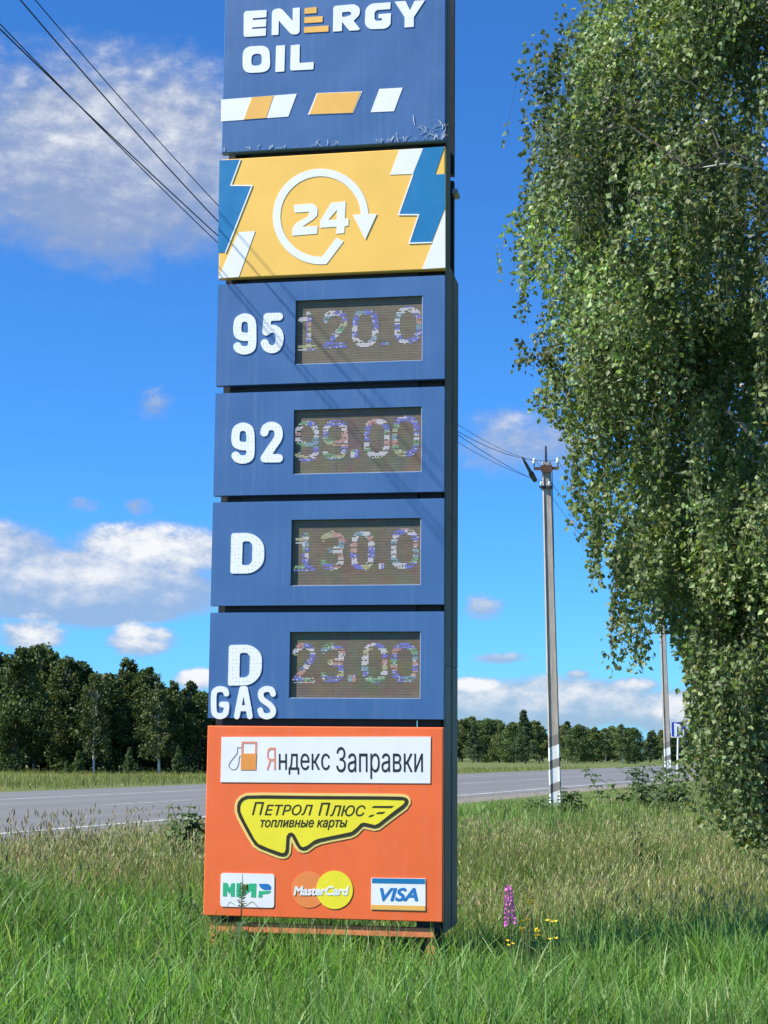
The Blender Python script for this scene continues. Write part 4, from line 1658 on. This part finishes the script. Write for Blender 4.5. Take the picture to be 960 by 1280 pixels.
# ------------------------------------------------------------------ grasses
def vnoise(x, y, s, seed=0):
    """smooth value noise"""
    rr = np.random.default_rng(seed)
    T = rr.uniform(0, 1, (256, 256))
    u, v = x / s + 1000, y / s + 1000
    i, j = np.floor(u).astype(int), np.floor(v).astype(int)
    fu, fv = u - i, v - j
    fu, fv = fu * fu * (3 - 2 * fu), fv * fv * (3 - 2 * fv)
    a, b = T[i % 256, j % 256], T[(i + 1) % 256, j % 256]
    c, d = T[i % 256, (j + 1) % 256], T[(i + 1) % 256, (j + 1) % 256]
    return (a * (1 - fu) + b * fu) * (1 - fv) + (c * (1 - fu) + d * fu) * fv


def scatter(n, d0, d1, margin=1.35, power=1.0):
    """random ground points in the fan in front of the camera between depths d0 and d1, even per square metre"""
    y = np.sqrt(rng.uniform(d0 * d0, d1 * d1, n)) if power == 1 else d0 * (d1 / d0) ** rng.uniform(0, 1, n)
    x = rng.uniform(-1, 1, n) * (y * .24 * margin + .6)
    return x, y


def blades(x, y, h, w, col, bend=.35, lean=None, tipcol=None, seg=3):
    n = len(x)
    z = ground_z(x, y) - .02
    a = rng.uniform(0, 2 * np.pi, n)
    fa = rng.uniform(0, 2 * np.pi, n)
    bd = np.abs(rng.normal(bend, bend * .6, n)) * h
    D = np.stack([np.cos(a), np.sin(a)], 1)
    S = np.stack([np.cos(fa), np.sin(fa)], 1)
    V = np.zeros((n, 2 * seg + 1, 3), np.float32)
    for k in range(seg + 1):
        t = k / seg
        off = D * (bd * t * t)[:, None]
        zz = z + h * (t - .18 * t * t * np.minimum(bd / h, 1.2))
        if k < seg:
            ww = w * (1 - t) ** .6 * .5
            V[:, 2 * k, 0] = x + off[:, 0] - S[:, 0] * ww
            V[:, 2 * k, 1] = y + off[:, 1] - S[:, 1] * ww
            V[:, 2 * k, 2] = zz
            V[:, 2 * k + 1, 0] = x + off[:, 0] + S[:, 0] * ww
            V[:, 2 * k + 1, 1] = y + off[:, 1] + S[:, 1] * ww
            V[:, 2 * k + 1, 2] = zz
        else:
            V[:, 2 * k, 0] = x + off[:, 0]
            V[:, 2 * k, 1] = y + off[:, 1]
            V[:, 2 * k, 2] = zz
    b = (np.arange(n) * (2 * seg + 1))[:, None]
    F4 = np.concatenate([b + np.array([[2 * k, 2 * k + 1, 2 * k + 3, 2 * k + 2]]) for k in range(seg - 1)])
    F3 = b + np.array([[2 * seg - 2, 2 * seg - 1, 2 * seg]])
    return V.reshape(-1, 3), F4, F3, np.repeat(col, 2 * seg + 1, 0), V[:, 2 * seg]


def col_var(n, base, lo=.7, hi=1.3, hue=.15):
    c = np.array(base)[None, :] * rng.uniform(lo, hi, (n, 1))
    c = c * rng.uniform(1 - hue, 1 + hue, (n, 3))
    return c


M['grass'] = leaf_mat('grass_blade', rough=.45, trans=.48, tcol=(1.12, 1.32, .5), spec=.4)
M['hay'] = leaf_mat('seed_grass', rough=.7, trans=.3, tcol=(1.2, 1.15, .8), spec=.2)


def off_road(x, y, lo=9.9, hi=26.4):
    c = cross(x, y)
    return (c < lo) | (c > hi)


# lush short grass, densest in front
VV, F4s, F3s, CC = [], [], [], []


def push(V, F4, F3, col):
    o = sum(len(v) for v in VV)
    VV.append(V)
    F4s.append(F4 + o)
    F3s.append(F3 + o)
    CC.append(col)


def flush(name, mat):
    me = fast_mesh(name, np.concatenate(VV), np.concatenate(F4s), np.concatenate(F3s), tint=np.concatenate(CC))
    ob = link(name, me, mat)
    print(name, len(me.polygons))
    VV.clear(), F4s.clear(), F3s.clear(), CC.clear()
    return tag(ob, kind='stuff')


GREEN = (.158, .280, .070)
for (n, d0, d1, hh, ww) in ((50000, 7.6, 13.0, .35, .0135), (36000, 12.5, 20, .26, .011), (30000, 19, 36, .27, .018)):
    x, y = scatter(n, d0, d1)
    cl = vnoise(x, y, .45, 3)
    f = vnoise(x, y, 1.6, 4)
    k = off_road(x, y) & (rng.uniform(0, 1, n) < .35 + .9 * cl)
    x, y, cl, f = x[k], y[k], cl[k], f[k]
    n = len(x)
    h = hh * rng.uniform(.55, 1.25, n) * (.7 + .6 * cl) * (1 - .45 * sstep(7.2, 9.4, cross(x, y)))
    c = col_var(n, GREEN, .42, 1.6)
    right = sstep(-.8, .8, x)
    dry = sstep(12.8, 16.5, y) * (1 - .75 * sstep(4.5, 7.5, cross(x, y)) * right)
    belt = (x > -1.9) & (y > 10.3) & (y < 11.3)
    h = np.where(belt, h * 1.2, h)
    h = np.where((x > .3) & (y >= 11.35) & (y < 13.2), h * .72, h)
    c = c * (1 - .68 * dry[:, None]) + col_var(n, (.31, .285, .105), .7, 1.3) * (.68 * dry)[:, None]
    c *= (.75 + .5 * f)[:, None]
    pale = rng.random(n) < .05
    c[pale] = col_var(int(pale.sum()), (.34, .40, .18), .8, 1.2)
    V, A, B_, cc, tip = blades(x, y, h, ww * rng.uniform(.7, 1.4, n), c, .38)
    push(V, A, B_, cc)
# short turf at the road's edge
x, y = scatter(52000, 17, 48)
c_ = cross(x, y)
k = (c_ > 6.3) & (c_ < 9.9) & (rng.random(len(x)) < 1.15 - .3 * (c_ - 6.3) + .5 * (vnoise(x, y, .6, 50) - .5))
x, y = x[k], y[k]
n = len(x)
c = col_var(n, (.20, .27, .075), .6, 1.4) * (.75 + .5 * vnoise(x, y, 1.2, 51))[:, None]
V, A, B_, cc, tip = blades(x, y, rng.uniform(.07, .22, n), .016 * rng.uniform(.7, 1.4, n), c, .4, seg=2)
push(V, A, B_, cc)
# darker leafy tufts among the dry meadow
x, y = scatter(26000, 13, 30)
k = (rng.random(len(x)) < sstep(.58, .78, vnoise(x, y, .9, 61))) & (cross(x, y) < 8)
x, y = x[k], y[k]
n = len(x)
c = col_var(n, (.10, .165, .045), .6, 1.5)
V, A, B_, cc, tip = blades(x, y, rng.uniform(.2, .48, n), .022 * rng.uniform(.7, 1.5, n), c, .55)
push(V, A, B_, cc)
# broad pale blades standing out of the sward
x, y = scatter(6500, 8.0, 14.0)
k = rng.random(len(x)) < .25 + .9 * vnoise(x, y, .8, 33)
x, y = x[k], y[k]
n = len(x)
c = np.where((rng.random(n) < .3)[:, None], col_var(n, (.36, .44, .18), .8, 1.2), col_var(n, (.18, .33, .08), .8, 1.3))
V, A, B_, cc, tip = blades(x, y, rng.uniform(.26, .52, n), rng.uniform(.012, .022, n), c, .5, seg=4)
push(V, A, B_, cc)
flush('green_grass', M['grass'])


def seed_heads(tip, L, w, col):
    """small drooping panicles: two crossed slivers each"""
    n = len(tip)
    a = rng.uniform(0, 2 * np.pi, n)
    out = []
    for s in (0, np.pi / 2):
        S = np.stack([np.cos(a + s), np.sin(a + s), np.zeros(n)], 1)
        up = np.stack([rng.normal(0, .35, n), rng.normal(0, .35, n), np.ones(n)], 1)
        up /= np.linalg.norm(up, axis=1, keepdims=True)
        out.append(np.stack([tip - up * L[:, None] * .35, tip + S * w[:, None] + up * L[:, None] * .1, tip + up * L[:, None] * .75, tip - S * w[:, None] + up * L[:, None] * .1], 1))
    V = np.concatenate(out).reshape(-1, 3)
    F = np.arange(len(V)).reshape(-1, 4)
    return V, F, np.repeat(np.concatenate([col, col]), 4, 0)


# tall meadow grass gone to seed
for (n, d0, d1, hh, ww) in ((5200, 9.8, 14.5, .46, .0045), (34000, 13.3, 23, .52, .006), (32000, 21, 40, .50, .010)):
    x, y = scatter(n, d0, d1)
    c_ = cross(x, y)
    pn = vnoise(x, y, 1.3, 9) * .7 + vnoise(x, y, .5, 10) * .3
    prob = sstep(.28, .56, pn)
    prob *= 1 - .85 * ((c_ > 5.2) & (c_ < 9.5) & (x > 0) & (y > 24))       # mown green belt by the road on the right
    near = sstep(10.0, 14.5, y)
    right = sstep(-.8, .8, x)
    prob *= 1 - .93 * sstep(5.6, 7.6, c_) * right
    prob *= 1 - .96 * ((x > .3) & (y < 13.3))
    k = off_road(x, y) & (rng.random(n) < prob * (.25 + .75 * near))
    x, y = x[k], y[k]
    n = len(x)
    h = hh * rng.uniform(.6, 1.2, n) * (.65 + .35 * sstep(10, 15, y)) * (1 - .55 * sstep(6.2, 8.8, cross(x, y)))
    h = np.where(rng.random(n) < .03, np.maximum(h, .48), h)
    stem = col_var(n, (.215, .255, .085), .65, 1.3)
    V, A, B_, cc, tip = blades(x, y, h, ww * rng.uniform(.7, 1.5, n), stem, .42, seg=3)
    push(V, A, B_, cc)
    hc = np.where((rng.random(n) < .55)[:, None], col_var(n, (.44, .41, .22), .6, 1.25), col_var(n, (.31, .34, .13), .6, 1.25))
    hk = rng.random(n) < .75
    V, F, cc = seed_heads(tip[hk], rng.uniform(.04, .10, n)[hk], (ww * rng.uniform(.6, 1.4, n))[hk], hc[hk])
    push(V, F, np.zeros((0, 3), int), cc)
flush('seeding_meadow_grass', M['hay'])

# a ragged fringe of taller stalks against the road on the left
x, y = scatter(9000, 12, 24)
c_ = cross(x, y)
k = (c_ > 6.0) & (c_ < 9.6) & (x / y < -.10) & (rng.random(len(x)) < np.clip((-x / y - .10) * 9, .12, 1) * (.3 + .9 * vnoise(x, y, .7, 41)))
x, y = x[k], y[k]
n = len(x)
h = rng.uniform(.25, .55, n)
V, A, B_, cc, tip = blades(x, y, h, .006 * rng.uniform(.7, 1.5, n), col_var(n, (.22, .24, .085), .65, 1.3), .35)
push(V, A, B_, cc)
V, F, cc = seed_heads(tip, rng.uniform(.05, .11, n), rng.uniform(.005, .011, n), col_var(n, (.36, .31, .17), .6, 1.2))
push(V, F, np.zeros((0, 3), int), cc)
flush('roadside_seed_grass', M['hay'])

# verge beyond the road and the field edge under the woods
n = 45000
x, y = scatter(n, 42, 125, 1.3)
k = cross(x, y) > 26.4
x, y = x[k], y[k]
n = len(x)
c = col_var(n, (.22, .225, .075), .65, 1.35) * (.75 + .5 * vnoise(x, y, 6, 21))[:, None]
V, A, B_, cc, tip = blades(x, y, rng.uniform(.12, .36, n), .025 * rng.uniform(.7, 1.6, n), c, .3)
push(V, A, B_, cc)
flush('far_verge_grass', M['grass'])


# ------------------------------------------------------------------ weeds and flowers
def weed_mesh(h, nl, ll, lw, col, seed, spread=.0, droop=.5, stems=1, topper=None):
    """upright stems with paired leaves -> stem mesh builder, leaf arrays"""
    r = np.random.default_rng(seed)
    mb = MB()
    V, F, T = [], [], []
    tips = []
    for s in range(stems):
        bx, by = r.normal(0, spread, 2) if stems > 1 else (0, 0)
        hx, hy = bx + r.normal(0, spread * .9 + .02), by + r.normal(0, spread * .9 + .02)
        hs_ = h * r.uniform(.75, 1.08) if stems > 1 else h
        P = [(bx + (hx - bx) * t * t, by + (hy - by) * t * t, -.03 + (hs_ + .03) * t) for t in np.linspace(0, 1, 6)]
        mb.tube(P, [.0075, .007, .006, .005, .004, .0025], 5)
        tips.append(P[-1])
        for i in range(nl):
            t = (i + 1.2) / (nl + 1)
            k = t * t
            p = np.array([bx + (hx - bx) * k, by + (hy - by) * k, -.03 + (hs_ + .03) * t])
            for sd in (0, 1):
                a = i * 1.6 + sd * math.pi + r.normal(0, .3)
                L = ll * r.uniform(.7, 1.15) * (1.05 - .6 * t)
                W_ = lw * r.uniform(.8, 1.2) * (1.05 - .5 * t)
                d = np.array([math.cos(a), math.sin(a), 0])
                sv = np.array([-math.sin(a), math.cos(a), 0])
                q1 = p + d * L * .45 + np.array([0, 0, L * .28])
                q2 = p + d * L + np.array([0, 0, L * (.28 - droop * r.uniform(.4, 1.2))])
                o = len(V)
                dn = np.array([0, 0, W_ * .3])
                V += [p, q1 + sv * W_, q1 - dn * .5, q1 - sv * W_, q2]
                F += [(o, o + 2, o + 1), (o, o + 3, o + 2), (o + 1, o + 2, o + 4), (o + 2, o + 3, o + 4)]
                T += [np.array(col) * r.uniform(.7, 1.3)] * 5
    return mb, np.array(V), np.array(F), np.array(T), tips


M['weed'] = leaf_mat('weed_leaf', rough=.5, trans=.28, spec=.35)
M['weed_stem'] = plain('weed_stem', (.10, .12, .04), .7, var=.3)
M['petal_pink'] = plain('pink_petal', (.75, .16, .62), .6, var=.25, scale=40)
M['petal_yellow'] = plain('yellow_petal', (.75, .55, .02), .6, var=.2, scale=40)


def weed(name, px, py_base, depth, h, nl, ll, lw, col, seed, label, cat='plant', group=None, **kw):
    p = at_depth(px, py_base, depth)
    t = thing(name, label, cat, (p[0], p[1], gz(p[0], p[1])), seed * .7, group)
    mb, V, F, T, tips = weed_mesh(h, nl, ll, lw, col, seed, **kw)
    mb.build('stem', M['weed_stem'], t, smooth=True)
    link('leaves', fast_mesh('leaves', V, None, F, tint=T), M['weed'], t)
    return t, tips


DG, MG, YG = (.07, .115, .04), (.08, .13, .04), (.19, .20, .065)
weed('roadside_shrub', 234, 1070, 18.0, .62, 7, .24, .075, (.10, .15, .055), 1, 'leafy green bush beside the left edge of the sign', cat='shrub', stems=7, spread=.11, droop=.5)
weed('tall_weed', 300, 1190, 11.15, .74, 5, .25, .036, DG, 2, 'tall dark weed with arching narrow leaves in front of the left card logo', stems=1, droop=.75)
t_, tips_ = bpy.data.objects['tall_weed'], [(0, 0, .74)]
fl_r = np.random.default_rng(8)
mbf = MB()
st_ = t_.children[0]
top_ = max((v.co for v in st_.data.vertices), key=lambda v: v.z)
for i in range(60):
    a_, zz_ = i * 2.4, top_.z - .16 + .17 * (i / 60)
    L_ = .035 * (1.15 - .7 * i / 60) * fl_r.uniform(.6, 1.3)
    c_ = np.array([top_.x, top_.y, zz_])
    d_ = np.array([math.cos(a_) * L_, math.sin(a_) * L_, L_ * fl_r.uniform(-.2, .8)])
    w_ = np.array([-math.sin(a_), math.cos(a_), .4]) * .008
    mbf.add([c_, c_ + d_ * .5 + w_, c_ + d_, c_ + d_ * .5 - w_], [(0, 1, 2, 3)])
mbf.build('flower_head', M['weed_stem'], t_)
weed('pale_weed', 275, 1190, 11.2, .46, 5, .20, .028, YG, 3, 'yellowish weed at the left leg of the sign', stems=2, spread=.03, droop=.3)
weed('nettle', 335, 1200, 11.1, .42, 7, .12, .03, MG, 4, 'bushy green nettle under the left half of the orange panel', stems=4, spread=.08)
weed('nettle', 372, 1200, 11.2, .40, 6, .10, .026, (.09, .11, .035), 5, 'lighter green nettle under the middle of the orange panel', stems=3, spread=.05)
weed('low_weed', 668, 1012, 32.2, .3, 5, .22, .09, DG, 6, 'low dark weed on the left of the nearer pole foot', stems=5, spread=.16)
weed('low_weed', 709, 1012, 32.6, .5, 6, .26, .09, DG, 7, 'low dark weed on the right of the nearer pole foot', stems=6, spread=.17)
weed('field_bush', 800, 1005, 38, 1.0, 7, .34, .10, (.08, .125, .045), 8, 'broad green bush in the meadow left of the farther pole foot', cat='shrub', stems=11, spread=.42)
weed('field_bush', 838, 1005, 37, 1.15, 7, .34, .10, (.075, .12, .045), 9, 'broad green bush in the meadow below the blue road sign', cat='shrub', stems=11, spread=.42)
weed('thistle', 797, 1052, 21.5, .85, 8, .16, .045, MG, 10, 'upright leafy thistle in the dry meadow, right of its slimmer neighbour', stems=3, spread=.06)
weed('thistle', 775, 1068, 20.5, .72, 8, .11, .03, MG, 11, 'slim upright thistle in the dry meadow, left of a bigger one', stems=2, spread=.04)
weed('dock_plant', 262, 1165, 12.0, .5, 5, .2, .03, DG, 12, 'dark drooping weed in the shade behind the left leg of the sign', stems=3, spread=.06, droop=.8)

# pink willowherb spike
t, tips = weed('willowherb', 640, 1185, 11.35, .70, 9, .10, .014, MG, 14, 'single pink willowherb spike in the meadow right of the sign', cat='flower', stems=1)
bm_p, bm_r = [], np.random.default_rng(3)
mbp = MB()
for i in range(84):
    zz = .43 + .27 * (i / 84)
    rr = .038 * (1.1 - .65 * (i / 84))
    a = i * 2.4
    c = np.array([tips[0][0] * (zz / .70) ** 2 + math.cos(a) * rr, tips[0][1] * (zz / .70) ** 2 + math.sin(a) * rr, zz])
    for k in range(2):
        d = bm_r.normal(size=3)
        d /= np.linalg.norm(d)
        e = np.cross(d, bm_r.normal(size=3))
        e /= np.linalg.norm(e)
        s = .0105
        mbp.add([c - d * s, c + e * s, c + d * s, c - e * s], [(0, 1, 2, 3)])
mbp.build('petals', M['petal_pink'], t)

YF = 'yellow wildflowers right of the sign'
spots = [(660, 1128, 11.2, 'yellow wildflower just right of the pink spike'), (651, 1163, 11.0, 'yellow wildflower below the pink spike, leftmost of the low ones'), (661, 1152, 11.1, 'yellow wildflower between the pink spike and the grey stalks'),
         (668, 1166, 11.05, 'low yellow wildflower, middle of the row under the pink spike'), (685, 1150, 11.2, 'yellow wildflower, highest of those at the grey stalks'), (693, 1176, 10.9, 'low yellow wildflower at the front, rightmost of the row'),
         (643, 1180, 10.8, 'lowest yellow wildflower left of the row'), (826, 1100, 14.6, 'lone yellow wildflower far right in the dry meadow'), (676, 1172, 10.95, 'low yellow wildflower second from the right of the row')]
for i, (px, py, dep, lab) in enumerate(spots):
    w = at_depth(px, py, dep)
    h = max(.2, w[2] - gz(w[0], w[1]))
    t, tips = weed('yellow_wildflower', px, py, dep, h, 5, .07, .011, MG, 40 + i, lab, cat='flower', group=YF, stems=1)
    mbp = MB()
    for j in range(3):
        c = np.array(tips[0]) + bm_r.normal(0, .014, 3)
        for k in range(6):
            a = k * math.pi / 3
            d = np.array([math.cos(a), math.sin(a) * .7, .5 + .3 * math.sin(a)])
            e = np.array([-math.sin(a), math.cos(a), 0]) * .008
            mbp.add([c, c + d * .009 + e, c + d * .020, c + d * .009 - e], [(0, 1, 2, 3)])
    mbp.build('petals', M['petal_yellow'], t)
